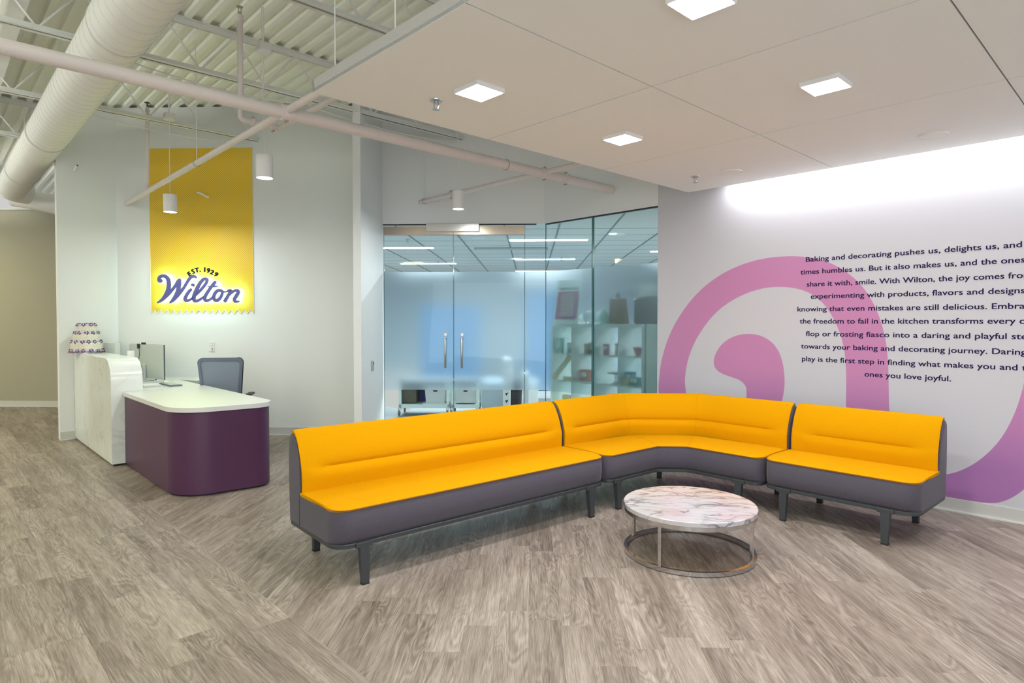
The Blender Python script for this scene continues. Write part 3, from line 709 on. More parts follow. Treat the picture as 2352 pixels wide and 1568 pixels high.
# slack tie wires along the joists
for nm, z_, b_, a0_, a1_, lb in (('conduit', 3.69, 8.1, 1.32, 3.05, 'thin white conduit under the joist above the banner'), ('conduit', 3.70, 6.27, 3.0, 4.95, 'thin drooping cable under the joist above the doors'), ('conduit', 3.70, 6.27, 1.34, 2.9, 'thin drooping cable above the sprinkler main')):
    pts = [P(a0_+(a1_-a0_)*k/16, b_, z_-.05*math.sin(math.pi*k/16)) for k in range(17)]
    solo(nm, MB().tube(pts, .006, 6), 'steel', lb, 'cable', 'cables under the joists', smooth=True)
solo('insulation_scrap', MB().box(onn(655, 235, UP, 2.35), .10, .05, .05, A, B, bev=.01), 'yellowgreen', 'olive scrap of insulation on the wall line behind the main pipe', 'insulation') if False else None
# pendants
def pendant(px, ybot, f_h, label, D=.142, hh=.198):
    c = atz(px, ybot-2, 2.697); t = thing('pendant_light', label, 'pendant light', c, T45, 'white cylinder pendants')
    x, y = c.x, c.y
    obj('shade', MB().lathe((x, y, 2.697), [(D/2-.006, .012), (D/2-.004, 0), (D/2, 0), (D/2, hh*.55), (D/2-.001, hh*.552), (D/2, hh*.556), (D/2, hh-.004), (D/2-.004, hh), (.004, hh)], 48), 'lampwhite', t, smooth=True)
    obj('diffuser', MB().lathe((x, y, 2.703), [(.001, 0), (D/2-.006, 0), (D/2-.006, .01)], 40), 'lamp', t)
    obj('stem', MB().cyl((x, y, 2.697+hh), (x, y, f_h), .0045, 10), 'steel', t, smooth=True)
    obj('canopy', MB().lathe((x, y, f_h), [(.06, 0), (.066, .012), (.066, .016)], 30), 'lampwhite', t, smooth=True)
    obj('junction_box', MB().box((x, y, f_h+.045), .10, .10, .055, A, B, bev=.004), 'steel', t)
    obj('strut', MB().cyl((x, y, f_h+.07), (x, y, DECK), .008, 8), 'steel', t)
    arealight('pendant_lamp', (x, y, 2.692), (0, 0, 0), D*.85, D, 16, (.95, 1, .97), shape='DISK')
pendant(391, 489, 3.74, 'lower white cylinder pendant hanging in front of the yellow banner')
pendant(608, 411, 3.78, 'white cylinder pendant hanging right of the yellow banner')
pendant(1052.5, 482, 3.8, 'white cylinder pendant hanging above the glass doors', .132)

# ================================================================== BANNER AND SIGN
BF = WF-.004
bl = onF(344, 500, BF).dot(RR); br = onF(581, 500, BF).dot(RR)
zt = onF(460, 340, BF).z; zb = onF(460, 720, BF).z; zu = onF(460, 711, BF).z
n = 16; pts = [(bl, zt)]
for i in range(n+1):
    x = bl+(br-bl)*i/n; pts.append((x, zb))
    if i < n: pts.append((bl+(br-bl)*(i+.5)/n, zu))
pts.append((br, zt))
t = thing('wall_banner', 'tall yellow striped banner with a zigzag bottom edge on the sign wall', 'banner', Q((bl+br)/2, BF, zb), T45)
def decal(pts, f0, th, grow=0, cx=None, cz=None):
    nn_ = len(pts); vs = [Q(x, f0, z) for x, z in pts]+[Q(x, f0+th, z) for x, z in pts]
    fs = [tuple(range(nn_)), tuple(reversed(range(nn_, 2*nn_)))]+[(i, (i+1) % nn_, nn_+(i+1) % nn_, nn_+i) for i in range(nn_)]
    return MB().add(vs, fs)
obj('banner_sheet', decal(pts, BF-.002, .002), 'banner', t)
bd = MB(); e = .008
for k in range(len(pts)):
    (x0, z0_), (x1, z1_) = pts[k], pts[(k+1) % len(pts)]
    p0_ = Q(x0, BF-.0005, z0_); p1_ = Q(x1, BF-.0005, z1_); bd.tube([p0_, p1_], .0045, 4)
obj('pale_border', bd, 'cream', t)
# script sign: brush strokes as (x, y, width) in sign units
S = {
 'W': [[(372, 478, 62), (345, 485, 75), (325, 450, 70), (345, 400, 62), (400, 378, 60), (460, 390, 66), (510, 440, 74), (530, 520, 80), (525, 610, 84), (505, 690, 84), (470, 760, 82), (420, 830, 70), (360, 880, 50), (300, 915, 28)],
       [(420, 840, 50), (500, 770, 56), (590, 670, 58), (660, 570, 60), (705, 490, 58), (738, 462, 60)],
       [(738, 465, 62), (738, 530, 74), (722, 620, 80), (700, 700, 80), (665, 780, 78), (615, 850, 66), (550, 915, 34)],
       [(600, 880, 50), (680, 800, 58), (760, 710, 60), (830, 610, 58), (890, 510, 58), (940, 430, 58), (990, 390, 56), (1040, 390, 54), (1065, 412, 40)]],
 'i': [[(965, 655, 54), (915, 710, 64), (870, 780, 68), (845, 840, 68), (865, 880, 58), (915, 872, 48), (975, 840, 42), (1020, 800, 40)], [(985, 560, 44), (1010, 558, 62), (1018, 572, 48)]],
 'l': [[(1060, 770, 44), (1140, 690, 52), (1220, 600, 58), (1275, 520, 60), (1295, 460, 58), (1262, 432, 54), (1205, 455, 60), (1145, 530, 68), (1090, 630, 74), (1045, 730, 78), (1020, 820, 80), (1035, 885, 66), (1090, 880, 54), (1160, 845, 46), (1220, 800, 42)]],
 't': [[(1445, 508, 56), (1410, 550, 60), (1350, 630, 62), (1290, 720, 66), (1245, 800, 70), (1240, 865, 66), (1290, 880, 54), (1350, 850, 46), (1410, 800, 42)], [(1296, 592, 18), (1350, 594, 32), (1430, 592, 36), (1505, 586, 18)]],
 'o': [[(1560, 672, 58), (1505, 668, 62), (1450, 720, 66), (1420, 790, 68), (1432, 860, 66), (1485, 878, 60), (1545, 830, 62), (1585, 760, 60), (1598, 700, 52), (1560, 672, 58)], [(1600, 690, 36), (1660, 705, 30), (1720, 680, 34)]],
 'n': [[(1716, 672, 44), (1765, 662, 52), (1745, 710, 56), (1700, 790, 62), (1648, 875, 66)], [(1690, 800, 44), (1760, 730, 46), (1840, 672, 50), (1900, 668, 58), (1912, 710, 62), (1870, 780, 66), (1825, 850, 66), (1845, 898, 56), (1915, 888, 34)]]}
kx = .27/2.352*100/2352*.0  # unused
def sp_(cx, cy, f): px = 330+cx*270/2352; py = 590+cy*270/2352; q = onF(px, py, f); return q.dot(RR), q.z
def smooth_stroke(st, it=2):
    for _ in range(it):
        o_ = [st[0]]
        for i in range(len(st)-1):
            a_, b_ = st[i], st[i+1]
            o_.append(tuple(.75*a_[k]+.25*b_[k] for k in range(3))); o_.append(tuple(.25*a_[k]+.75*b_[k] for k in range(3)))
        o_.append(st[-1]); st = o_
    return st
PXM = 270/2352*WF/FPX
def strokes(lets, f0, th, shrink=0.0, dz=0):
    mb = MB()
    for ns, st in enumerate(lets):
        st = smooth_stroke(st); cs = []; f0 += .0004*(ns > 0)
        for (x, y, w_) in st:
            q = sp_(x, y, WF-.05); cs.append((q[0], q[1], w_*1.14*PXM/2-shrink))
        L_, Rr = [], []
        for i, (x, z, r) in enumerate(cs):
            a_ = cs[max(i-1, 0)]; b_ = cs[min(i+1, len(cs)-1)]
            dx, dz_ = b_[0]-a_[0], b_[1]-a_[1]; l = math.hypot(dx, dz_) or 1; nx, nz = -dz_/l, dx/l
            L_.append((x+nx*r, z+nz*r)); Rr.append((x-nx*r, z-nz*r))
        m_ = len(cs); vs = []
        for ff in (f0, f0+th):
            vs += [Q(x, ff, z) for x, z in L_]+[Q(x, ff, z) for x, z in Rr]
        fs = []
        for i in range(m_-1):
            fs.append((i, i+1, m_+i+1, m_+i)); fs.append((2*m_+i, 3*m_+i, 3*m_+i+1, 2*m_+i+1))
            fs.append((i, 2*m_+i, 2*m_+i+1, i+1)); fs.append((m_+i, m_+i+1, 3*m_+i+1, 3*m_+i))
        mb.add(vs, fs)
        for (x, z, r) in (cs[0], cs[-1]):
            mb.lathe(Q(x, f0+.00015, z), [(r*.995, 0), (r*.995, th-.0003)], 20, FF)
    return mb
t = thing('script_sign', 'backlit navy script sign reading Wilton on the yellow banner', 'sign', Q((bl+br)/2, BF-.06, 1.6), T45)
for ch, st in S.items():
    o_ = obj('letter', strokes(st, WF-.078, .004), 'signface', t)
    obj('letter_return', strokes(st, WF-.074, .030, .0012), 'signside', o_)
    obj('led_back', strokes(st, WF-.044, .004, .006), 'halo', o_)
def text_mb(txt, size=1.0, offset=0.0, extrude=0.0):
    cu = bpy.data.curves.new('t', 'FONT'); cu.body = txt; cu.size = size; cu.offset = offset; cu.extrude = extrude; cu.resolution_u = 3
    ob = bpy.data.objects.new('t', cu); COL.objects.link(ob)
    dg = bpy.context.evaluated_depsgraph_get(); me = bpy.data.meshes.new_from_object(ob.evaluated_get(dg))
    vs = [v.co.copy() for v in me.vertices]; fs = [tuple(p.vertices) for p in me.polygons]
    bpy.data.objects.remove(ob); bpy.data.meshes.remove(me); bpy.data.curves.remove(cu)
    return vs, fs
t = thing('sign_lettering', 'small navy arched lettering EST. 1929 above the script sign', 'sign', Q((bl+br)/2, BF-.05, 1.95), T45)
for ch, cx, cy, rot in (('E', 912, 340, 33), ('S', 985, 290, 24), ('T', 1062, 262, 10), ('.', 1128, 285, 3), ('1', 1218, 253, -3), ('9', 1292, 270, -13), ('2', 1368, 305, -24), ('9', 1448, 348, -36)):
    vs, fs = text_mb(ch, .080, 0, .008)
    x0, x1 = min(v.x for v in vs), max(v.x for v in vs); y0, y1 = min(v.y for v in vs), max(v.y for v in vs)
    if ch == '.': cxx = (x0+x1)/2; cyy = y0+.005
    else: cxx, cyy = (x0+x1)/2, (y0+y1)/2
    q = sp_(cx, cy, WF-.05); c_, s_ = math.cos(R(rot)), math.sin(R(rot)); mb = MB()
    for ox, oy in ((-.0025, -.002), (.0025, -.002), (-.0025, .002), (.0025, .002)): mb.add([Q(q[0]+(v.x-cxx)*c_-(v.y-cyy)*s_+ox, WF-.045-v.z, q[1]+(v.x-cxx)*s_+(v.y-cyy)*c_+oy) for v in vs], fs)
    obj('letter', mb, 'navy', t, fix=False)
# conduit stubs on the walls
def stub(p, n, side, label, r=.012, L_=.10):
    t = thing('gooseneck_stub', label, 'wall fitting', p, T45, 'gooseneck stubs on the walls')
    pts = [p, p+n*.05, p+n*.075+side*.015+UP*.012, p+n*.09+side*.04+UP*.03, p+n*.10+side*.075+UP*.04]
    obj('neck', MB().tube(pts, r, 14), 'lampwhite', t, smooth=True)
    obj('opening', MB().cyl(pts[-1], pts[-1]+(pts[-1]-pts[-2]).normalized()*.004, r*.75, 12), 'black', t)
    obj('wall_plate', MB().lathe(p, [(.02, 0), (.02, .004)], 18, n), 'lampwhite', t)
stub(onF(477, 452, WF-.004), -FF, -RR*1.2+FF*.2, 'small white gooseneck stub sticking out of the yellow banner', .013)
stub(onn(170, 391, B, 9.33), -B, RR*.3, 'small white gooseneck stub on the short left wall', .013)
# wall devices
p = onF(486.5, 796, WF)
t = thing('wall_control', 'white wall control plate above the office chair', 'switch', p, T45)
obj('plate', MB().box(p-FF*.006, .07, .012, .115, RR, FF, bev=.003), 'lampwhite', t)
obj('rocker', MB().box(p-FF*.014+UP*.03, .04, .008, .03, RR, FF, bev=.002), 'paper', t)
obj('display', MB().box(p-FF*.0135+UP*.045, .034, .004, .008, RR, FF), 'dark', t)
obj('port', MB().box(p-FF*.0135-UP*.03+RR*.012, .008, .004, .03, RR, FF), 'dark', t)
q = d1+(d0-d1)*.5; dirw = (d0-d1).normalized(); nw = RR*-nn.dot(RR) if False else Vector((-dirw.y, dirw.x, 0))
if nw.dot(RR) < 0: nw = -nw
pp = onn(853.5, 840, nw, d0.dot(nw))
t = thing('card_reader', 'grey card reader on the wing wall beside the glass doors', 'card reader', pp, T45)
obj('body', MB().box(pp+nw*.012, .045, .022, .12, dirw, nw, bev=.004), 'ss', t)
obj('sensor_window', MB().box(pp+nw*.024+UP*.03, .02, .003, .03, dirw, nw), 'black', t)

# ================================================================== GRAPHIC WALL: SWIRLS AND LETTERING
def wpt(px, py, d=.0006): q = onA(px, py, WA-d); return (-q.dot(B), max(q.z, .101))
def wdecal(name, pts, m, parent, d=.0006, it=2):
    for _ in range(it):
        o_ = []
        for i in range(len(pts)):
            a_, b_ = pts[i], pts[(i+1) % len(pts)]; o_.append((.75*a_[0]+.25*b_[0], .75*a_[1]+.25*b_[1])); o_.append((.25*a_[0]+.75*b_[0], .25*a_[1]+.75*b_[1]))
        pts = o_
    n_ = len(pts); vs = [P(WA-d, -x, z) for x, z in pts]+[P(WA-.0002, -x, z) for x, z in pts]
    fs = [tuple(range(n_)), tuple(reversed(range(n_, 2*n_)))]+[(i, (i+1) % n_, n_+(i+1) % n_, n_+i) for i in range(n_)]
    return obj(name, MB().add(vs, fs), m, parent)
def c8(x, y): return wpt(1500+.4465*x, 500+.4465*y)
sw = thing('wall_graphic', 'large pink-purple swirl printed on the wall behind the sofas', 'wall graphic', P(WA, 2, .1), TA-math.pi/2)
arch = [(28, 900), (28, 850), (40, 740), (75, 620), (130, 510), (220, 390), (330, 300), (450, 240), (580, 205), (720, 195), (850, 208), (955, 250), (1050, 320), (1120, 410), (1170, 520), (1200, 640), (1210, 760), (1212, 870), (1214, 985), (1225, 1090), (1262, 1200), (1340, 1290), (1420, 1320), (1500, 1322), (1570, 1306), (1650, 1268), (1730, 1205), (1800, 1125), (1860, 1010), (1900, 890), (1925, 760), (1990, 500), (2200, 560), (2160, 800), (2090, 1100), (2000, 1300), (1908, 1402), (1810, 1460), (1720, 1484), (1500, 1490), (1400, 1470), (1250, 1420), (1110, 1330), (1030, 1200), (998, 1090), (992, 985), (994, 870), (993, 770), (985, 680), (962, 590), (920, 500), (870, 430), (800, 380), (720, 358), (640, 353), (560, 362), (470, 390), (370, 445), (290, 520), (222, 620), (180, 720), (163, 820), (165, 870), (175, 930), (205, 1000), (270, 1070), (350, 1090), (430, 1060), (475, 990), (482, 900), (478, 865), (450, 835), (400, 818), (350, 800), (318, 775), (310, 740), (320, 700), (345, 658), (380, 627), (430, 603), (490, 595), (550, 603), (605, 632), (645, 680), (668, 745), (677, 820), (676, 880), (660, 960), (600, 1080), (480, 1190), (330, 1225), (180, 1180), (80, 1070), (40, 970)]
wdecal('swirl', [c8(x, y) for x, y in arch], 'swirl', sw, it=2)
lines = [("Baking and decorating pushes us, delights us, and", 137, 272, 2330, 118, 0, None),
 ("times humbles us. But it also makes us, and the ones", 83, 402, 2362, 270, 0, None),
 ("share it with, smile. With Wilton, the joy comes from", 147, 523, 2150, 440, 0, "share it with, smile. With Wilton, the joy comes"),
 ("experimenting with products, flavors and designs", 187, 648, 2362, 583, 0, None),
 ("knowing that even mistakes are still delicious. Embracing", 52, 778, 1975, 745, 0, "knowing that even mistakes are still delicious."),
 ("the freedom to fail in the kitchen transforms every cake", 75, 193, 2265, 185, 1, "the freedom to fail in the kitchen transforms every"),
 ("flop or frosting fiasco into a daring and playful step", 137, 322, 2175, 338, 1, "flop or frosting fiasco into a daring and playful"),
 ("towards your baking and decorating journey. Daring", 88, 450, 1978, 485, 1, "towards your baking and decorating journey."),
 ("play is the first step in finding what makes you and the", 97, 582, 2285, 647, 1, "play is the first step in finding what makes you and"),
 ("ones you love joyful.", 733, 733, 1610, 768, 1, None)]
lt = thing('wall_lettering', 'ten lines of dark navy wall lettering about baking, printed over the swirl', 'lettering', P(WA, 1.0, 1.3), TA-math.pi/2)
for txt, x0, y0, x1, y1, blk, part in lines:
    oy = 540 if blk == 0 else 700
    p0 = wpt(1820+.2262*x0, oy+.2262*y0); p1 = wpt(1820+.2262*x1, oy+.2262*y1)
    vs, fs = text_mb(txt, .061)
    vr = text_mb(part, .061)[0] if part else vs
    xa, xb = min(v.x for v in vr), max(v.x for v in vr); k = (p1[0]-p0[0])/(xb-xa); zz = (p0[1]+p1[1])/2
    mb = MB()
    for j, (ox, oz) in enumerate(((-.0011, -.0007), (.0011, -.0007), (-.0011, .0007), (.0011, .0007))): mb.add([P(WA-.0012-j*.00006, -(p0[0]+(v.x-xa)*k+ox), zz+v.y+oz) for v in vs], fs)
    obj('text_line', mb, 'navy', lt, fix=False, kind='stuff')

# ================================================================== SOFAS
def smst(x, a, b): x = max(0, min(1, (x-a)/(b-a))); return x*x*(3-2*x)
def sofa(label, fr, bk, es, legs, seams=()):
    c = (fr[0]+fr[-1])/2; d = (fr[-1]-fr[0]).normalized()
    t = thing('sofa', label, 'sofa', (c.x, c.y, 0), math.atan2(d.y, d.x), 'yellow and grey modular sofas')
    n_ = len(fr)
    def ring(i, prof):       # prof: (depth, z, fromBack)
        a_, b_ = fr[i], bk[i]; D = (b_-a_).length; u = (b_-a_).normalized(); out = []
        for pr in prof:
            dd_ = pr[0] if len(pr) == 2 else D-pr[0]
            out.append(a_+u*dd_+UP*pr[1])
        return out
    def d0(e, r=.10): return r-math.sqrt(max(0, r*r-(r-e)**2)) if e < r else 0
    base, seat, skin, shell, tray = [], [], [], [], []
    for i in range(n_):
        e = es[i]; q = d0(e); qb = d0(e, .03)
        base.append(ring(i, [(q+.02, .232), (q+.003, .25), (q-.006, .32), (q-.003, .39), (q+.008, .416), (.20, .420), (.465, .424), (.50, .424), (.50, .232)]))
        zc = .008*smst(e, 0, .12)
        seat.append(ring(i, [(q+.004, .411), (q-.001, .419), (q+.012, .426+zc*.3), (q+.06, .431+zc), (.2 if q < .1 else .2, .432+zc), (.33, .431+zc), (.44, .430+zc*.6), (.486, .428), (.486, .411)]))
        rt = .035; dz = (rt-math.sqrt(max(0, rt*rt-(rt-e)**2))) if e < rt else 0
        cr_ = .016*smst(e, .10, .19)
        crowd = .012*smst(e, 0, .15)
        def T(z): return z-dz*smst(z, .70, .78)
        Dm = (bk[i]-fr[i]).length; sh = Dm-.65    # section is set out from the back face
        fp = [(.478, .40), (.476, .46), (.474-crowd*.7, .50), (.474-crowd*.4, .535), (.477+cr_*.5, .553), (.480+cr_, .562), (.484+cr_*.4, .571), (.488-crowd*.2, .590), (.500-crowd*.6, .63), (.520-crowd*.6, .68), (.545-crowd*.3, .73), (.566, .765), (.585, .781), (.612, .788), (.634, .782)]
        inn = .007+.026*smst(e, .02, .09)
        ip = [(.640, .768), (.612, .779-inn*.3), (.592, .773-inn*.5), (.566+inn*.9, .750), (.545+inn, .72), (.520+inn, .67), (.500+inn, .62), (.488+inn, .575), (.484+inn, .545), (.478+inn, .46), (.478+inn, .40)]
        if e >= .011: skin.append(ring(i, [(dd_+sh, T(z)) for dd_, z in fp]+[(dd_+sh, T(z)) for dd_, z in ip]))
        sp2 = [(.478+inn+.0005, .233), (.478+inn+.0005, .46), (.484+inn+.0005, .545), (.488+inn+.0005, .575), (.500+inn+.0005, .62), (.520+inn, .67), (.545+inn, .72), (.566+inn*.9, .749), (.592, .772-inn*.5), (.612, .778-inn*.3), (.640, .767), (.649, .74), (.655, .6), (.655, .45), (.650-qb*.3, .233)]
        shell.append(ring(i, [(dd_+sh, T(z)) for dd_, z in sp2]))
        tray.append(ring(i, [(q-.001, .209), (q-.005, .211), (q-.005, .231), (q-.002, .233), (.64+sh-qb, .233), (.657+sh-qb, .230), (.657+sh-qb, .212), (.647+sh-qb, .209)]))
    obj('seat_base', MB().loft(base), 'grey', t, smooth=True, ang=50)
    obj('seat', MB().loft(seat), 'yellow', t, smooth=True, ang=60)
    obj('backrest', MB().loft(skin), 'yellow', t, smooth=True, ang=60)
    obj('back_panel', MB().loft(shell), 'grey', t, smooth=True, ang=50)
    obj('frame', MB().loft(tray), 'tray', t, smooth=True, ang=30)
    pip = [r_[1] for r_ in seat]; e0 = seat[0]; e1 = seat[-1]
    path = [e0[7]+(e0[6]-e0[7])*.3, e0[4]*.5+e0[3]*.5]+pip+[e1[4]*.5+e1[3]*.5, e1[7]]
    obj('piping', MB().tube(pip, .0032, 6), 'piping', t, smooth=True)
    for i in (0, len(skin)-1):
        obj('piping', MB().tube(skin[i][:15], .0028, 6), 'yellow', t, smooth=True)
    for i in seams:
        obj('seam', MB().tube(skin[i-2][1:15], .0026, 6), 'yellow', t, smooth=True)
        obj('seam', MB().tube([p_+UP*.0005 for p_ in seat[i][1:8]], .0026, 6), 'yellow', t, smooth=True)
    for (p_, out, along) in legs:
        rings_ = []
        for z, wx, wy, off in ((.211, .056, .036, -.012), (.12, .050, .034, -.006), (.012, .040, .030, .0), ):
            cc = p_+out*off+UP*z; rings_.append([cc-along*wx/2-out*wy/2, cc+along*wx/2-out*wy/2, cc+along*wx/2+out*wy/2, cc-along*wx/2+out*wy/2])
        lg = obj('leg', MB().loft(rings_), 'tray', t)
        cc = p_; obj('foot_cap', MB().box(p_+UP*.006, .041, .031, .012, along, out), 'rubber', lg)
        obj('bracket', MB().box(p_-out*.016+UP*.219, .10, .044, .030, along, out, bev=.004), 'tray', lg)
    return t
def vec(x, y): return Vector((x, y, 0))
l1 = atz(838, 1340); l2 = atz(1358, 1187); A1 = (l2-l1).normalized(); N1 = vec(-A1.y, A1.x)
m1 = atz(1798, 1195); m2 = atz(2032, 1250); C1 = (m2-m1).normalized(); N2 = vec(-C1.y, C1.x)
def endspace(L_, mid=.12):
    s_ = [0, .004, .012, .025, .04, .06, .08, .10, .13, .16, .20]; n_ = max(2, int((L_-.4)/mid))
    return s_+[.2+(L_-.4)*k/n_ for k in range(1, n_)]+[L_-x for x in reversed(s_)]
F0 = l1-A1*.165+N1*.012; L1 = (l2-l1).length+.35
st = endspace(L1)
bracketlegs = lambda ps, o_, al: [(p_, o_, al) for p_ in ps]
sofa('long straight yellow sofa with grey base, left of the corner unit', [F0+A1*s_ for s_ in st], [F0+A1*s_+N1*.65 for s_ in st], [min(s_, L1-s_) for s_ in st],
     [(l1, -N1, A1), (l2, -N1, A1), (l1+N1*.66-N1*.0, N1, A1), (l2+N1*.66, N1, A1)])
G0 = m1-C1*.165+N2*.012; L3 = (m2-m1).length+.345
st = endspace(L3)
sofa('short straight yellow sofa with grey base at the right end', [G0+C1*s_ for s_ in st], [G0+C1*s_+N2*.65 for s_ in st], [min(s_, L3-s_) for s_ in st],
     [(m1, -N2, C1), (m2, -N2, C1), (m1+N2*.66, N2, C1), (m2+N2*.66, N2, C1)])
# corner unit
Q1 = F0+A1*(L1+.018); Q4 = G0-C1*.018
def inter(p, d, q, e):    # p + s d = q + t e
    det = d.x*(-e.y)-d.y*(-e.x); r_ = q-p; return (r_.x*(-e.y)-r_.y*(-e.x))/det, (d.x*r_.y-d.y*r_.x)/det
sF, tF = inter(Q1, A1, Q4, -C1); sB, tB = inter(Q1+N1*.65, A1, Q4+N2*.65, -C1)
cf, cb = .17, .50
fpts = [Q1, Q1+A1*(sF-cf), Q4-C1*(tF-cf), Q4]; bp0, bp3 = Q1+N1*.65, Q4+N2*.65
bpts = [bp0, bp0+A1*(sB-cb), bp3-C1*(tB-cb), bp3]
def sect(a, b, n_, ends=None):
    return [a+(b-a)*x for x in ends] if ends else [a+(b-a)*(k/n_) for k in range(n_)]
Ls = (bpts[1]-bpts[0]).length
e_s = [x/Ls for x in (0, .004, .012, .025, .04, .06, .08, .10, .13, .16, .20)]+[.3, .4, .5, .6, .7, .78, .86, .93]
fr = [fpts[0]+(fpts[1]-fpts[0])*x for x in e_s]+[fpts[1]+(fpts[2]-fpts[1])*(k/12) for k in range(13)]+[fpts[3]+(fpts[2]-fpts[3])*x for x in reversed(e_s)]
bk = [bpts[0]+(bpts[1]-bpts[0])*x for x in e_s]+[bpts[1]+(bpts[2]-bpts[1])*(k/12) for k in range(13)]+[bpts[3]+(bpts[2]-bpts[3])*x for x in reversed(e_s)]
for arr in (fr, bk):
    for _ in range(1 if arr is fr else 4):
        cp = list(arr)
        for i in range(12, len(arr)-12): arr[i] = cp[i]*.5+(cp[i-1]+cp[i+1])*.25
es = [min((fr[i]-fr[0]).length if False else (bk[i]-bk[0]).length, (bk[i]-bk[-1]).length) for i in range(len(fr))]
k1 = len(e_s); k2 = k1+12
lA = atz(1422, 1169); lB = Q4-C1*.165-N2*.012; 
lA = Q1+A1*((lA-Q1).dot(A1))-N1*.012
cb_ = (N1+N2).normalized()
hub = (bpts[1]+bpts[2])/2-cb_*.04
sofa('curved yellow corner sofa with grey base behind the coffee table', fr, bk, es,
     [(lA, -N1, A1), (lB, -N2, C1), (atz(1514, 1097), cb_, (A1+C1).normalized()), (bp0+A1*.16-N1*.0, N1, A1), (bp3-C1*.16, N2, C1)], seams=(k1, k2))

# ================================================================== COFFEE TABLE
tz = .313
c = Vector((1.121, 3.93, 0)); c = (atz(1590, 1321.5, 0)+atz(1560, 1216, 0))/2
# centre from the tangents of the round top
hh_ = H-tz; Zc = None
tl = math.atan((1434-1176)/FPX); tr = math.atan((1746-1176)/FPX)
ca = (tl+tr)/2; near = atz(1592, 1199, tz); far = atz(1560, 1115.5, tz)
Dn = (math.hypot(near.x, near.y)+math.hypot(far.x, far.y))/2
cx, cy = Dn*math.sin(ca), Dn*math.cos(ca); rt = Dn*math.sin((tr-tl)/2)
TC = vec(cx, cy)
t = thing('coffee_table', 'round marble topped coffee table with a chrome ring base', 'table', TC, T45)
obj('tabletop', MB().lathe(TC+UP*(tz-.03), [(rt-.003, 0), (rt, .003), (rt, .026), (rt-.004, .03), (.001, .03)], 96), 'tablemarble', t, smooth=True)
def ringbar(z0, z1, r0, r1, seg=96):
    mb = MB(); vs = []
    for k in range(seg):
        a = 2*math.pi*k/seg; u = vec(math.cos(a), math.sin(a))
        for r_, z in ((r0, z0), (r1, z0), (r1, z1), (r0, z1)): vs.append(TC+u*r_+UP*z)
    fs = [(4*k+i, 4*((k+1) % seg)+i, 4*((k+1) % seg)+(i+1) % 4, 4*k+(i+1) % 4) for k in range(seg) for i in range(4)]
    return mb.add(vs, fs)
obj('top_ring', ringbar(tz-.054, tz-.03, rt-.025, rt-.004), 'chrome', t, smooth=True)
obj('base_ring', ringbar(.004, .029, rt-.024, rt-.004), 'chrome', t, smooth=True)
leg0 = atz(1520, 1297, .029); an = math.atan2((leg0-TC).y, (leg0-TC).x)
for k in range(4):
    u = vec(math.cos(an+k*math.pi/2), math.sin(an+k*math.pi/2)); v = vec(-u.y, u.x)
    obj('leg', MB().box(TC+u*(rt-.014)+UP*((tz-.054+.029)/2), .018, .020, tz-.054-.029, u, v), 'chrome', t)
    u2 = vec(math.cos(an+.6+k*math.pi/2), math.sin(an+.6+k*math.pi/2))
    obj('foot_pad', MB().cyl(TC+u2*(rt-.014), TC+u2*(rt-.014)+UP*.005, .009, 12), 'rubber', t)

# ================================================================== RECEPTION DESK
ca0, ca1, cb0, cb1 = 1.366, 1.646, 7.271, 9.325; cz = 1.07; rr_ = .24
t = thing('reception_counter', 'tall white marble transaction counter with a rounded end beside the desk', 'counter', P(ca0, cb0), TA)
prof = [(cb1, .02), (cb1, cz), (cb0+rr_, cz)]+[(cb0+rr_-rr_*math.sin(x*math.pi/24), cz-rr_+rr_*math.cos(x*math.pi/24)) for x in range(1, 13)]+[(cb0, .02)]
mb = MB(); n_ = len(prof)
mb.add([P(ca0, b, z) for b, z in prof]+[P(ca1, b, z) for b, z in prof], [tuple(range(n_)), tuple(reversed(range(n_, 2*n_)))]+[(i, (i+1) % n_, n_+(i+1) % n_, n_+i) for i in range(n_)])
obj('body', mb, 'deskmarble', t, smooth=True, ang=25)
obj('plinth', MB().prism([P(ca0+.02, cb0+.02), P(ca1-.02, cb0+.02), P(ca1-.02, cb1), P(ca0+.02, cb1)], 0, .02), 'black', t)
def fillet(poly, rad, seg=14):
    out = []; n_ = len(poly)
    for i in range(n_):
        p_, a_, b_ = Vector(poly[i]), Vector(poly[i-1]), Vector(poly[(i+1) % n_]); r = rad[i]
        if r <= 0: out.append(p_); continue
        d1_ = (a_-p_).normalized(); d2_ = (b_-p_).normalized(); th = math.acos(max(-1, min(1, d1_.dot(d2_)))); L_ = r/math.tan(th/2)
        s0 = p_+d1_*L_; s1 = p_+d2_*L_; cc = p_+(d1_+d2_).normalized()*(r/math.sin(th/2))
        a0_ = math.atan2((s0-cc).y, (s0-cc).x); a1_ = math.atan2((s1-cc).y, (s1-cc).x); da = (a1_-a0_+math.pi) % (2*math.pi)-math.pi
        out += [vec(cc.x+r*math.cos(a0_+da*k/seg), cc.y+r*math.sin(a0_+da*k/seg)) for k in range(seg+1)]
    return out
da0, da1, db0 = 1.482, 2.272, 5.475
dz1 = .74
t = thing('reception_desk', 'purple fronted reception desk with a rounded white top', 'desk', P(da0, db0), TA)
ped = fillet([P(da0, db0+.035), P(da1, db0-.02), P(da1, cb0), P(da0, cb0-.003)], [.30, .17, 0, 0], 20)
obj('front_panel', MB().prism(ped, .018, .70), 'purple', t, smooth=True)
obj('plinth', MB().prism(fillet([P(da0+.02, db0+.055), P(da1-.02, db0), P(da1-.02, cb0-.03), P(da0+.02, cb0-.03)], [.29, .16, 0, 0], 12), 0, .018), 'black', t)
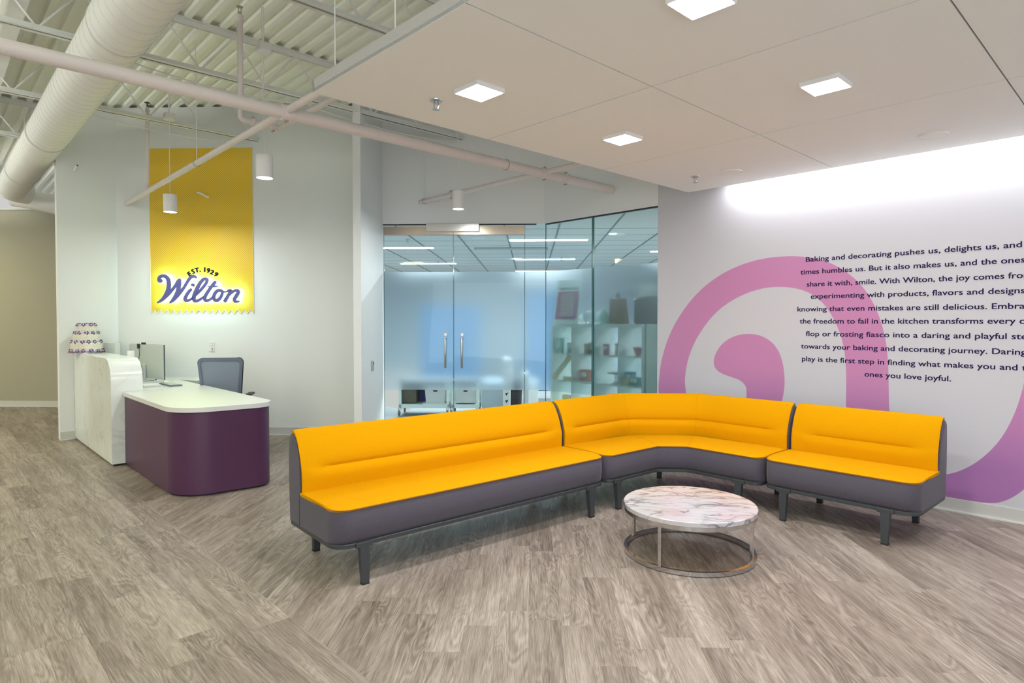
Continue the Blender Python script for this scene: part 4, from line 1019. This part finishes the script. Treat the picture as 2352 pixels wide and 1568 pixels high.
top = fillet([P(da0-.015, db0+.02), P(da1+.012, db0-.035), P(2.29, 8.40), Q(P(2.40, 8.05).dot(RR), P(2.40, 8.05).dot(FF)), Q(P(2.44, 8.3).dot(RR)+.06, WF-.003), cl+RR*.02-FF*.003, P(ca1+.002, 9.325), P(ca1+.002, cb0+.0), P(ca1+.002, cb0-.002), P(da0-.015, cb0-.002)], [.31, .18, 0, 0, 0, 0, 0, 0, 0, 0], 20)
obj('desktop', MB().prism(top, .70, dz1, .002), 'white', t, smooth=True)
obj('drawer_box', MB().box(P(2.18, 8.2, .60), .35, .4, .18, A, B), 'dark', t) if False else None
obj('side_support', MB().prism([P(2.0, 8.75), P(2.04, 8.75), P(2.04, 9.05), P(2.0, 9.05)], 0, .70), 'white', t)
obj('under_panel', MB().box(Q(P(2.36, 8.2).dot(RR)-.05, WF-.2, .60), .30, .25, .19, RR, FF), 'dark', t)
# cake
kc = P(1.366+.095, 7.271+1.815, cz)
t = thing('display_cake', 'tiered white cake with rings of purple flowers on the marble counter', 'cake', kc, TA)
obj('cake_board', MB().lathe(kc, [(.19, 0), (.20, .004), (.20, .008), (.17, .012), (.001, .012)], 48), 'chrome', t, smooth=True)
for z0_, z1_, r_ in ((.010, .130, .166), (.130, .235, .139), (.235, .335, .099)):
    obj('tier', MB().lathe(kc+UP*z0_, [(r_, 0), (r_, z1_-z0_-.006), (r_-.006, z1_-z0_), (.001, z1_-z0_)], 60), 'icing', t, smooth=True)
def flower(c, n, s_, m):
    n = n.normalized(); u = n.cross(UP).normalized(); v = n.cross(u)
    mb = MB()
    for k in range(5):
        a = 2*math.pi*k/5+random.random(); d = u*math.cos(a)+v*math.sin(a); w2 = n.cross(d)
        p0_, p1_, p2_ = c+d*.004, c+d*s_*.6+n*.006, c+d*s_+n*.002
        mb.add([p0_-w2*.003, p0_+w2*.003, p1_+w2*s_*.38, p1_-w2*s_*.38, p2_+w2*.002, p2_-w2*.002, (p0_+p2_)/2-n*.004], [(0, 1, 2, 3), (3, 2, 4, 5), (0, 6, 1), (1, 6, 2), (2, 6, 4), (3, 6, 0), (5, 6, 3), (4, 6, 5)])
    f = obj('flower', mb, m, t, fix=False)
    obj('flower_center', MB().lathe(c+n*.004, [(.001, -.003), (.008, 0), (.005, .006), (.001, .008)], 8, n), 'icing', f)
for z_, r_, cnt in ((.026, .180, 16), (.132, .158, 14), (.238, .130, 12), (.338, .098, 9)):
    mb = MB()
    for k in range(cnt*3):
        a = 2*math.pi*k/(cnt*3); c_ = kc+vec(math.cos(a), math.sin(a))*(r_-.018)+UP*z_; mb.lathe(c_-UP*.012, [(.002, 0), (.017, .006), (.018, .013), (.010, .022), (.001, .026)], 7)
    obj('icing_border', mb, 'lav', t, smooth=True, kind='stuff')
    for k in range(cnt):
        a = 2*math.pi*(k+.3*random.random())/cnt; d = vec(math.cos(a), math.sin(a)); flower(kc+d*r_+UP*(z_+.004), d+UP*(.3 if z_ < .3 else .6), .026, 'petal2' if random.random() < .25 else 'petal')
# white box behind the cake
q0 = atz(237, 800, cz+.0)
p_ = P(1.735, 9.16, dz1)
solo('white_box', MB().box(p_+UP*.222, .15, .10, .444, RR, FF, bev=.003), 'white', 'plain white box standing on the desk behind the cake', 'box')
# monitor
mc = onn(338, 830, FF, 6.78); 
mR = (RR*.86-FF*.51).normalized(); mF = vec(-mR.y, mR.x)
p0 = onF(301, 872, 6.85)
ml = onF(300, 868, 7.62); mr_ = onF(375, 868, 7.2)
mR = vec((mr_-ml).x, (mr_-ml).y).normalized(); mF = vec(-mR.y, mR.x); wm = vec((mr_-ml).x, (mr_-ml).y).length
mc = vec((ml.x+mr_.x)/2, (ml.y+mr_.y)/2)
zb0 = dz1+.03; zt0 = 1.172
t = thing('monitor', 'pale grey computer monitor seen from behind on the desk', 'monitor', mc+UP*dz1, 0)
obj('back_shell', MB().box(mc+UP*((zb0+zt0)/2), wm, .022, zt0-zb0, mR, mF, bev=.004), 'monitor', t)
obj('bezel', MB().box(mc+mF*.016+UP*((zb0+zt0)/2), wm+.008, .012, zt0-zb0+.006, mR, mF, bev=.003), 'dark', t)
obj('stand_arm', MB().box(mc-mF*.03+UP*(dz1+.10), .05, .03, .20, mR, mF, bev=.003), 'monitor', t)
obj('stand_foot', MB().box(mc-mF*.05+UP*(dz1+.006), .24, .18, .010, mR, mF, bev=.003), 'monitor', t)
obj('power_port', MB().box(mc-mR*(wm*.16)-mF*.016+UP*(dz1+.16), .06, .012, .03, mR, mF), 'black', t)
obj('power_port', MB().box(mc-mR*(wm*.32)-mF*.016+UP*(dz1+.16), .04, .012, .03, mR, mF), 'black', t)
cam_ = thing('webcam', 'small black webcam clipped on top of the monitor', 'webcam', mc-mR*.12+UP*zt0, 0)
obj('body', MB().box(mc-mR*.06+UP*(zt0+.014), .07, .025, .022, mR, mF, bev=.004), 'black', cam_)
obj('clip', MB().box(mc-mR*.14-mF*.022+UP*(zt0-.02), .035, .02, .06, mR, mF, bev=.003), 'black', cam_)
for k, (ax, bx, lb) in enumerate(((-.14, -.10, 'black webcam cable hanging down the monitor back'), (-.30, -.06, 'black power cable crossing below the monitor'), (-.05, -.13, 'thin black cable looping from the monitor port'))):
    pts = [mc-mF*(.03+.02*math.sin(s_*math.pi))+mR*(ax*.8+(bx-ax)*s_+.03*math.sin(s_*math.pi*2.3+k))+UP*((zt0-.04 if k == 0 else dz1+.2)*(1-s_)+(dz1+.008)*s_) for s_ in [i/16 for i in range(17)]]
    solo('cable', MB().tube(pts, .0035, 6), 'black', lb, 'cable', 'cables behind the monitor', smooth=True)
vc = onF(301, 860, 6.9); vc = vec(vc.x, vc.y)
solo('desk_speaker', MB().lathe(vc+UP*dz1, [(.032, 0), (.035, .003), (.034, .375), (.031, .38), (.001, .38)], 32), 'chrome', 'white cylindrical speaker standing left of the monitor', 'speaker', smooth=True).data.materials.__setitem__(0, M['lampwhite'])
# things on the desk
def onDesk(px, py): return atz(px, py, dz1)
k0 = onDesk(377, 884); kd = B
t = thing('keyboard', 'slim grey keyboard on the desk right of the counter', 'keyboard', k0, TA)
kb = onDesk(392, 884)
obj('case', MB().box(kb+UP*.008, .13, .40, .014, A, B, bev=.003), 'chairframe', t)
for i in range(5):
    obj('key_row', MB().box(kb+UP*.017+A*((i-2)*.022), .017, .36, .004, A, B), 'monitor', t)
mo = onDesk(365, 878)
t = thing('mouse', 'grey computer mouse lying behind the keyboard', 'mouse', mo, TA)
mb = MB(); rings_ = []
for k in range(9):
    s_ = k/8; wd = .034*math.sin(math.pi*min(.95, max(.06, s_)))**.5; ht = .036*math.sin(math.pi*min(.96, max(.04, s_*.9+.05)))**.7
    cc = mo+A*((s_-.5)*.115); rings_.append([cc+B*(wd*math.cos(a))+UP*(max(0, ht*math.sin(a))+.001) for a in [math.pi*j/8 for j in range(9)]])
obj('shell', mb.loft(rings_), 'monitor', t, smooth=True)
obj('scroll_wheel', MB().cyl(mo-A*.03+UP*.033-B*.004, mo-A*.03+UP*.033+B*.004, .009, 10), 'dark', t)
solo('notepad', MB().box(onDesk(345, 887)+UP*.012, .16, .20, .022, A, B, bev=.002), 'paper', 'thick white notepad on the desk behind the marble counter', 'notepad')
solo('paper_sheet', MB().box(onDesk(350, 893)+UP*.001, .15, .24, .0015, A, B), 'officeceil', 'grey paper sheet lying flat in front of the notepad', 'paper')
solo('notebook', MB().box(onDesk(380, 877)+UP*.006, .05, .09, .012, A, B, bev=.002), 'cloud', 'small pinkish pad beside the mouse', 'notepad')

# office chair
ch = onF(509, 860, 6.95); ch = vec(ch.x, ch.y); cR = (RR*.97+FF*.24).normalized(); cF = vec(-cR.y, cR.x)
t = thing('office_chair', 'blue grey mesh office chair behind the reception desk', 'chair', ch, 0)
def bk_ring(s_, hw, z): return ch+cR*(s_*hw)+cF*(-.02-.10*(z-.5)+.0)+UP*z
zt_, zb_ = 1.045, .50
op = []; ip_ = []
def rect_loop(w0, w1, z0, z1, r, n=8):
    pts = []
    for (sx, sz, a0_) in ((1, 1, 0), (-1, 1, 90), (-1, -1, 180), (1, -1, 270)):
        wv = w1 if sz > 0 else w0; zz = z1 if sz > 0 else z0
        for k in range(n+1):
            a = R(a0_+90*k/n); pts.append((sx*(wv-r)+r*math.cos(a), zz-sz*r+r*math.sin(a)))
    return pts
lo = rect_loop(.20, .235, zb_, zt_, .055); li = rect_loop(.17, .205, zb_+.03, zt_-.035, .03)
def place(x, z, off=0): return ch+cR*x-cF*(.10*(z-.5)+off+.03*(1-(x/.23)**2)*0)+UP*z
n_ = len(lo); vs = [place(x, z, -.012) for x, z in lo]+[place(x, z, -.012) for x, z in li]+[place(x, z, .015) for x, z in lo]+[place(x, z, .015) for x, z in li]
fs = []
for i in range(n_):
    j = (i+1) % n_; fs += [(i, j, n_+j, n_+i), (2*n_+i, 3*n_+i, 3*n_+j, 2*n_+j), (i, 2*n_+i, 2*n_+j, j), (n_+i, n_+j, 3*n_+j, 3*n_+i)]
obj('back_frame', MB().add(vs, fs), 'chairframe', t, smooth=True)
obj('edge_trim', MB().tube([place(x+.002, z, -.014) for x, z in lo[27:]+lo[:9]], .006, 6), 'black', t, smooth=True)
vs = [place(x, z, 0) for x, z in li]; obj('mesh_back', MB().add(vs+[v+cF*.003 for v in vs], [tuple(range(n_)), tuple(reversed(range(n_, 2*n_)))]), 'chairmesh', t)
obj('back_support', MB().tube([place(0, .62, -.03), ch+cF*.05+UP*.45, ch+cF*.2+UP*.40], .02, 10), 'black', t, smooth=True)
obj('seat', MB().prism(fillet([ch+cR*-.24+cF*.03, ch+cR*.24+cF*.03, ch+cR*.24+cF*.50, ch+cR*-.24+cF*.50], [.06]*4, 6), .42, .49, .015), 'chairframe', t, smooth=True)
sc = ch+cF*.25
obj('gas_column', MB().cyl(sc+UP*.10, sc+UP*.42, .025, 14), 'black', t, smooth=True)
for k in range(5):
    a = k*2*math.pi/5; d = vec(math.cos(a), math.sin(a)); lg = obj('base_leg', MB().tube([sc+UP*.11, sc+d*.30+UP*.075], [.025, .015], 8), 'black', t, smooth=True)
    obj('caster', MB().cyl(sc+d*.30+vec(-d.y, d.x)*-.02+UP*.03, sc+d*.30+vec(-d.y, d.x)*.02+UP*.03, .03, 14), 'rubber', lg, smooth=True)
for s_ in (-1, 1):
    ar = obj('armrest', MB().box(sc+cR*(s_*.25)+UP*.60, .07, .24, .025, cR, cF, bev=.008), 'black', t)
    obj('arm_post', MB().tube([sc+cR*(s_*.25)+UP*.59, sc+cR*(s_*.25)+UP*.46, sc+cR*(s_*.2)+UP*.43], .014, 8), 'black', ar, smooth=True)

# ================================================================== OFFICE: CUBE SHELF AND THINGS ON IT
SA = WA+.10; sb1 = onA(1265, 743, SA).dot(B); sb0 = onA(1480, 743, SA).dot(B); SH_ = 1.42; SD = .38
pitch_b = (sb1-sb0)/4; pitch_z = (SH_-.0)/4
t = thing('cube_shelf', 'white cube shelf unit standing behind the side glass', 'shelf', P(SA, sb1), TA)
obj('top_board', MB().prism([P(SA, sb0), P(SA+SD, sb0), P(SA+SD, sb1), P(SA, sb1)], SH_-.04, SH_), 'shelf', t)
obj('bottom_board', MB().prism([P(SA, sb0), P(SA+SD, sb0), P(SA+SD, sb1), P(SA, sb1)], 0, .04), 'shelf', t)
for i in range(5):
    b = sb1-pitch_b*i; th = .036 if i in (0, 4) else .018; b = b-(.018 if i == 0 else (-.018 if i == 4 else 0))
    obj('side_board' if i in (0, 4) else 'divider', MB().prism([P(SA, b-th/2), P(SA+SD, b-th/2), P(SA+SD, b+th/2), P(SA, b+th/2)], .04, SH_-.04), 'shelf', t)
zr = [.04+(SH_-.08)*k/4 for k in range(5)]
for k in range(1, 4):
    for i in range(4):
        b_h = sb1-pitch_b*i-(.036 if i == 0 else .009); b_l = sb1-pitch_b*(i+1)+(.036 if i == 3 else .009)
        obj('shelf_board', MB().prism([P(SA, b_l), P(SA+SD, b_l), P(SA+SD, b_h), P(SA, b_h)], zr[k]-.009, zr[k]+.009), 'shelf', t)
def cell(i, k): return sb1-pitch_b*(i+1)+.02, sb1-pitch_b*i-.02, zr[k]+.009   # low b, high b, z
def sbox(i, k, f0, f1, h, m, lb, depth=.12, dp=.03, nm='box', cat='box', grp='boxes in the cube shelf'):
    bl_, bh_, z = cell(i, k); w_ = bh_-bl_; x0 = bh_-w_*f0; x1 = bh_-w_*f1
    c_ = P(SA+dp+depth/2, (x0+x1)/2, z+h/2); t_ = thing(nm, lb, cat, P(SA+dp+depth/2, (x0+x1)/2, z), TA, grp)
    obj('carton', MB().box(c_, depth, abs(x1-x0)-.003, h, A, B, bev=.002), m, t_)
    obj('front_label', MB().box(c_-A*(depth/2+.0007)+UP*(h*.1), .001, abs(x1-x0)*.6, h*.4, A, B), 'paper' if m != 'cream' else 'yellowbox', t_)
G = 'boxes in the cube shelf'
sbox(0, 3, .12, .42, .19, 'mint', 'tall pale mint box in the top left cube', .06)
sbox(0, 3, .46, .82, .13, 'teal', 'dark teal box in the top left cube', .1, .12)
sbox(0, 3, .83, .98, .14, 'mint', 'narrow green box at the right of the top left cube', .1, .08)
sbox(1, 3, .28, .38, .13, 'cream', 'thin cream box standing in the second top cube', .1, .10)
sbox(1, 3, .40, .66, .14, 'dark', 'charcoal box in the second top cube', .1, .16)
sbox(1, 3, .68, .99, .14, 'orange', 'dull orange box in the second top cube', .1, .14)
sbox(2, 3, .10, .30, .13, 'rose', 'small magenta box in the third top cube', .05, .10)
sbox(2, 3, .52, .62, .14, 'rose', 'thin pink box beside teal boxes in the third top cube', .1, .16)
sbox(2, 3, .64, .98, .13, 'teal', 'teal box at the right of the third top cube', .1, .14)
bl_, bh_, z = cell(3, 3)
solo('mixing_bowl', MB().lathe(P(SA+.2, bh_-.11, z), [(.03, 0), (.032, .02), (.06, .09), (.062, .10), (.056, .10), (.001, .03)], 28), 'rose', 'small dusky red bowl in the top right cube', 'bowl', smooth=True)
sbox(3, 3, .62, .78, .15, 'plum', 'slim plum box in the top right cube', .1, .14)
sbox(3, 3, .80, .99, .145, 'plum', 'wider plum box against the right side of the top right cube', .1, .12)
bl_, bh_, z = cell(0, 2); c0_ = P(SA+.03, bh_-.012, z+.015); c1_ = P(SA+.03, bl_+.03, z+.30); dxx = (c1_-c0_).normalized(); perp = dxx.cross(A).normalized()
t = thing('rolling_pin_box', 'long yellow and white box leaning diagonally in a shelf cube', 'box', c0_, TA)
Lb = (c1_-c0_).length
obj('carton', MB().box((c0_+c1_)/2, .045, Lb, .05, A, dxx, perp), 'cream', t)
for s_ in (.07, .93): obj('end_band', MB().box(c0_+dxx*(Lb*s_), .047, Lb*.13, .052, A, dxx, perp), 'yellowbox', t)
for s_ in (.3, .45, .7): obj('printed_panel', MB().box(c0_+dxx*(Lb*s_)-A*.0235, .001, Lb*.08, .025, A, dxx, perp), 'officeceil', t)
sbox(0, 2, .54, .88, .045, 'yellowbox', 'small yellow box lying under the leaning long box', .08, .02)
sbox(1, 2, .06, .52, .14, 'orange', 'orange box in the second cube of the middle row', .1, .10)
sbox(1, 2, .80, .99, .03, 'rose', 'flat reddish tin at the right of the second middle cube', .1, .16)
for d_ in range(1):
    bl_, bh_, z = cell(2, 2); cc = P(SA+.14, (bl_+bh_)/2-.04, z)
    t = thing('cake_stand', 'low white stand holding a brown tray in the third middle cube', 'stand', cc, TA)
    obj('foot', MB().lathe(cc, [(.05, 0), (.05, .01), (.015, .02), (.015, .10), (.06, .115)], 24), 'glassjar', t, smooth=True)
    obj('tray', MB().lathe(cc, [(.08, .115), (.10, .12), (.10, .13), (.08, .125)], 30), 'brown', t, smooth=True)
sbox(3, 2, .02, .40, .155, 'bluebox', 'bright blue box at the left of the right middle cube', .07, .08)
sbox(3, 2, .10, .50, .075, 'cream', 'small patterned box in front of the blue box', .04, .02)
sbox(3, 2, .36, .80, .105, 'teal', 'wide box with blue and green print in the right middle cube', .06, .015)
sbox(0, 1, .50, .92, .15, 'cream', 'cream box with a dark round mark low in the left cubes', .06, .02)
sbox(2, 1, .3, .9, .10, 'rose', 'pale red box low in the third cube column', .1, .2)
# on top of the shelf
pz = SH_
pb0 = onA(1267, 735, SA+.03).dot(B); pb1 = onA(1326, 735, SA+.03).dot(B); ph = (onA(1298, 646, SA+.03).z-SH_)*1.08
pc = P(SA+.05, (pb0+pb1)/2, pz)
tl_ = (A*.16+UP).normalized(); nrm = (-A+UP*.16).normalized()
t = thing('poster_board', 'standing poster with a pink panel headed THE NEW WILTON on the shelf', 'poster', pc, TA)
wd = abs(pb0-pb1)
def pbx(u, v, w_, h_, th, off): return MB().box(pc+B*u+tl_*v+nrm*off, w_, th, h_, -B, nrm, tl_)
obj('board', pbx(0, ph/2, wd, ph, .008, 0), 'shelf', t)
obj('pink_panel', pbx(0, ph*.41, wd*.84, ph*.62, .001, .0048), 'printpink', t)
for k in range(9):
    obj('text_band', pbx(0, ph*(.66-k*.058), wd*(.52 if k % 3 else .46), ph*.032, .001, .0056), 'cream', t)
vs, fs = text_mb('THE NEW WILTON', .046, .0012); x0_, x1_ = min(v.x for v in vs), max(v.x for v in vs); kk = wd*.76/(x1_-x0_)
obj('title', MB().add([pc-B*((v.x-(x0_+x1_)/2)*kk)+tl_*(ph*.755+v.y)+nrm*.0052 for v in vs], fs), 'navy', t, fix=False)
def jar(px, f, r, h, m, lb, nm='glass_jar', cat='jar'):
    b = onA(px, 740, SA+f).dot(B); c_ = P(SA+f, b, pz); t_ = thing(nm, lb, cat, c_, TA, 'jars and cake stands on the shelf')
    obj('body', MB().lathe(c_, [(r*.9, 0), (r, .01), (r, h*.7), (r*.6, h*.85), (r*.6, h*.9)], 24), m, t_, smooth=True)
    obj('lid', MB().lathe(c_+UP*(h*.9), [(r*.66, 0), (r*.66, h*.06), (r*.2, h*.08), (r*.2, h*.14), (.001, h*.15)], 24), 'ss' if m == 'glassjar' else m, t_, smooth=True)
jar(1336, .16, .035, .12, 'glassjar', 'small glass jar right beside the poster')
jar(1348, .10, .055, .20, 'glassjar', 'larger glass jar with a metal lid left of the glass joint')
jar(1372, .15, .045, .17, 'glassjar', 'clear jar just right of the dark glass joint')
jar(1387, .08, .055, .19, 'mint', 'mint green canister beside the brown cutting board', 'canister', 'canister')
b0_ = onA(1398, 740, SA+.1).dot(B); b1_ = onA(1441, 740, SA+.1).dot(B); bm_ = (b0_+b1_)/2
t = thing('cutting_board', 'brown cutting board with a round handle standing on the shelf', 'cutting board', P(SA+.1, bm_, pz), TA)
hb = onA(1420, 686, SA+.1).z-pz
mb = MB(); q = [(b0_+.0, 0), (b0_-.012, hb), (b1_+.035, hb), (b1_-.015, 0)]
mb.add([P(SA+.1, b, pz+z) for b, z in q]+[P(SA+.12, b, pz+z) for b, z in q], [(0, 1, 2, 3), (7, 6, 5, 4), (0, 4, 5, 1), (1, 5, 6, 2), (2, 6, 7, 3), (3, 7, 4, 0)])
obj('board', mb, 'brown', t)
obj('handle', MB().lathe(P(SA+.1, bm_+.01, pz+hb+.035), [(.001, 0), (.03, 0), (.03, .02), (.001, .02)], 20, A).box(P(SA+.11, bm_+.01, pz+hb+.01), .02, .03, .03, A, B), 'brown', t)
b0_ = onA(1450, 740, SA+.2).dot(B); b1_ = onA(1516, 740, SA+.2).dot(B)
t = thing('framed_board', 'pale grey framed board behind a dark pot at the right of the shelf', 'frame', P(SA+.32, b0_, pz), TA)
obj('panel', MB().prism([P(SA+.34, b1_-.1), P(SA+.36, b1_-.1), P(SA+.36, b0_), P(SA+.34, b0_)], pz, pz+.44), 'officeceil', t)
obj('border', MB().prism([P(SA+.33, b1_-.1), P(SA+.365, b1_-.1), P(SA+.365, b0_+.02), P(SA+.33, b0_+.02)], pz+.43, pz+.46), 'white', t)
solo('stock_pot', MB().lathe(P(SA+.165, onA(1487, 740, SA+.165).dot(B), pz), [(.14, 0), (.15, .02), (.15, .27), (.155, .275), (.15, .285), (.10, .31), (.001, .32)], 40), 'pot', 'dark grey round pot standing at the right end of the shelf', 'pot', smooth=True)
# storage side cabinet right of the shelf
solo('tall_cabinet', MB().prism([P(SA+.02, bG+.01), P(SA+.36, bG+.01), P(SA+.36, sb0-.01), P(SA+.02, sb0-.01)], 0, SH_+.002), 'shelf', 'plain pale cabinet side beside the cube shelf, at the graphic wall', 'cabinet')
# rolling carts seen below the frosted film
def cart(xa, xb, f, lb):
    xa = onF(xa, 740, f).dot(RR); xb = onF(xb, 740, f).dot(RR); dpt = .5
    t = thing('rolling_cart', lb, 'cart', Q((xa+xb)/2, f+dpt/2), T45, 'rolling carts behind the doors')
    for x in (xa+.02, xb-.02):
        for ff in (f+.02, f+dpt-.02): obj('post', MB().box(Q(x, ff, .31), .04, .04, .44, RR, FF), 'shelf', t)
    for z in (.155, .52):
        obj('cart_shelf', MB().box(Q((xa+xb)/2, f+dpt/2, z), xb-xa, dpt, .055, RR, FF), 'shelf' if z < .3 else 'pot', t)
    for x in (xa+.0, xb-.03):
        for ff in (f+.03, f+dpt-.03):
            w_ = obj('caster', MB().cyl(Q(x-.012, ff, .045), Q(x+.012, ff, .045), .045, 16), 'pot', t, smooth=True); obj('fork', MB().box(Q(x, ff, .09), .035, .03, .07, RR, FF), 'ss', w_)
    return xa, xb, dpt
f1 = 9.55
xa, xb, dp = cart(915, 1031, f1, 'white rolling cart behind the left glass door')
xc, xd, dp = cart(1036, 1100, f1, 'narrower white rolling cart behind the right glass door')
def bin_(x0, x1, f, z, lb, m='white'):
    x0 = onF(x0, 740, f).dot(RR); x1 = onF(x1, 740, f).dot(RR); t = thing('storage_bin', lb, 'bin', Q((x0+x1)/2, f+.18, z), T45, 'white bins on the carts')
    r0 = [Q(x0+.02, f, z), Q(x1-.02, f, z), Q(x1-.02, f+.34, z), Q(x0+.02, f+.34, z)]; r1 = [Q(x0, f-.01, z+.26), Q(x1, f-.01, z+.26), Q(x1, f+.36, z+.26), Q(x0, f+.36, z+.26)]
    obj('body', MB().loft([r0, r1]), m, t)
    obj('handle_hole', MB().tube([Q((x0+x1)/2-.03, f-.008, z+.185), Q((x0+x1)/2+.03, f-.008, z+.185)], .011, 10), 'black', t)
obj  # keep
bin_(975, 1024, f1+.04, .20, 'white plastic bin on the left cart')
bin_(1043, 1095, f1+.04, .20, 'white plastic bin on the right cart')
solo('shelf_tray', MB().box(Q((onF(999, 740, f1).dot(RR)), f1+.2, .191), .40, .36, .018, RR, FF), 'white', 'flat white tray under the bin on the left cart', 'tray')
solo('blue_panel', MB().box(Q(onF(969, 740, f1+.3).dot(RR), f1+.35, .335), .14, .02, .30, RR, FF), mat('cobalt', (.01, .03, .22), .5, noise=(5, .1)), 'deep blue folder standing on the left cart', 'folder')
solo('storage_tub', MB().box(Q(onF(937, 740, f1+.1).dot(RR), f1+.25, .34), .26, .34, .30, RR, FF, bev=.01), 'olive', 'dark olive storage tub on the left cart', 'tub')
solo('base_cabinet', MB().box(Q(onF(1130, 740, f1).dot(RR), f1+.35, .26), .33, .5, .52, RR, FF, bev=.004), 'cooltint', 'pale cabinet standing right of the rolling carts', 'cabinet')
t = thing('file_rack', 'white cardboard rack with black triangles behind the right door', 'rack', Q(onF(1168, 740, 9.2).dot(RR), 9.2), T45)
xr = onF(1164, 740, 9.2).dot(RR)
obj('panel', MB().box(Q(xr, 9.2, .45), .10, .3, .9, RR, FF), 'paper', t)
for z in (.50, .395, .29): obj('triangle_mark', MB().add([Q(xr-.02, 9.048, z+.02), Q(xr+.03, 9.048, z+.03), Q(xr+.0, 9.048, z-.02), Q(xr-.02, 9.05, z+.02), Q(xr+.03, 9.05, z+.03), Q(xr+.0, 9.05, z-.02)], [(0, 1, 2), (3, 5, 4), (0, 3, 4, 1), (1, 4, 5, 2), (2, 5, 3, 0)]), 'black', t)
solo('waste_bin', MB().lathe(Q(onF(1183, 740, 9.4).dot(RR), 9.5, 0), [(.09, 0), (.11, .5), (.12, .56), (.10, .55)], 20), 'black', 'black waste bin with a liner next to the file rack', 'bin', smooth=True)
solo('paper_stand', MB().box(Q(onF(1208, 740, 9.2).dot(RR), 9.2, .35), .09, .25, .70, RR, FF, bev=.01), 'white', 'slim white stand right of the waste bin', 'stand')
solo('white_crate', MB().box(Q(onF(1225, 740, 10.2).dot(RR), 10.2, .251), .16, .3, .5, RR, FF, bev=.01), 'white', 'white crate behind the narrow glass panel', 'crate')
# blue and white office screens blurred by the film
for (r_, f_, w_, h_, m_, lb) in ((-1.6, 12.5, 1.2, 1.75, 'bluescreen', 'blue fabric office screen blurred behind the left door'), (.35, 12.0, .9, 2.05, 'bluescreen', 'tall blue fabric office screen blurred behind the right door'), (1.3, 11.2, 1.4, 1.25, 'cooltint', 'low grey office screen behind the narrow glass panel')):
    t = thing('office_screen', lb, 'screen', Q(r_, f_, 0), T45, 'office screens')
    obj('panel', MB().box(Q(r_, f_, h_/2+.08), w_, .05, h_-.1, RR, FF, bev=.01), m_, t)
    for s_ in (-1, 1): obj('foot', MB().box(Q(r_+s_*w_*.4, f_, .04), .05, .4, .08, RR, FF), 'ss', t)
print('objects', len(bpy.data.objects), 'planks', len(planks))
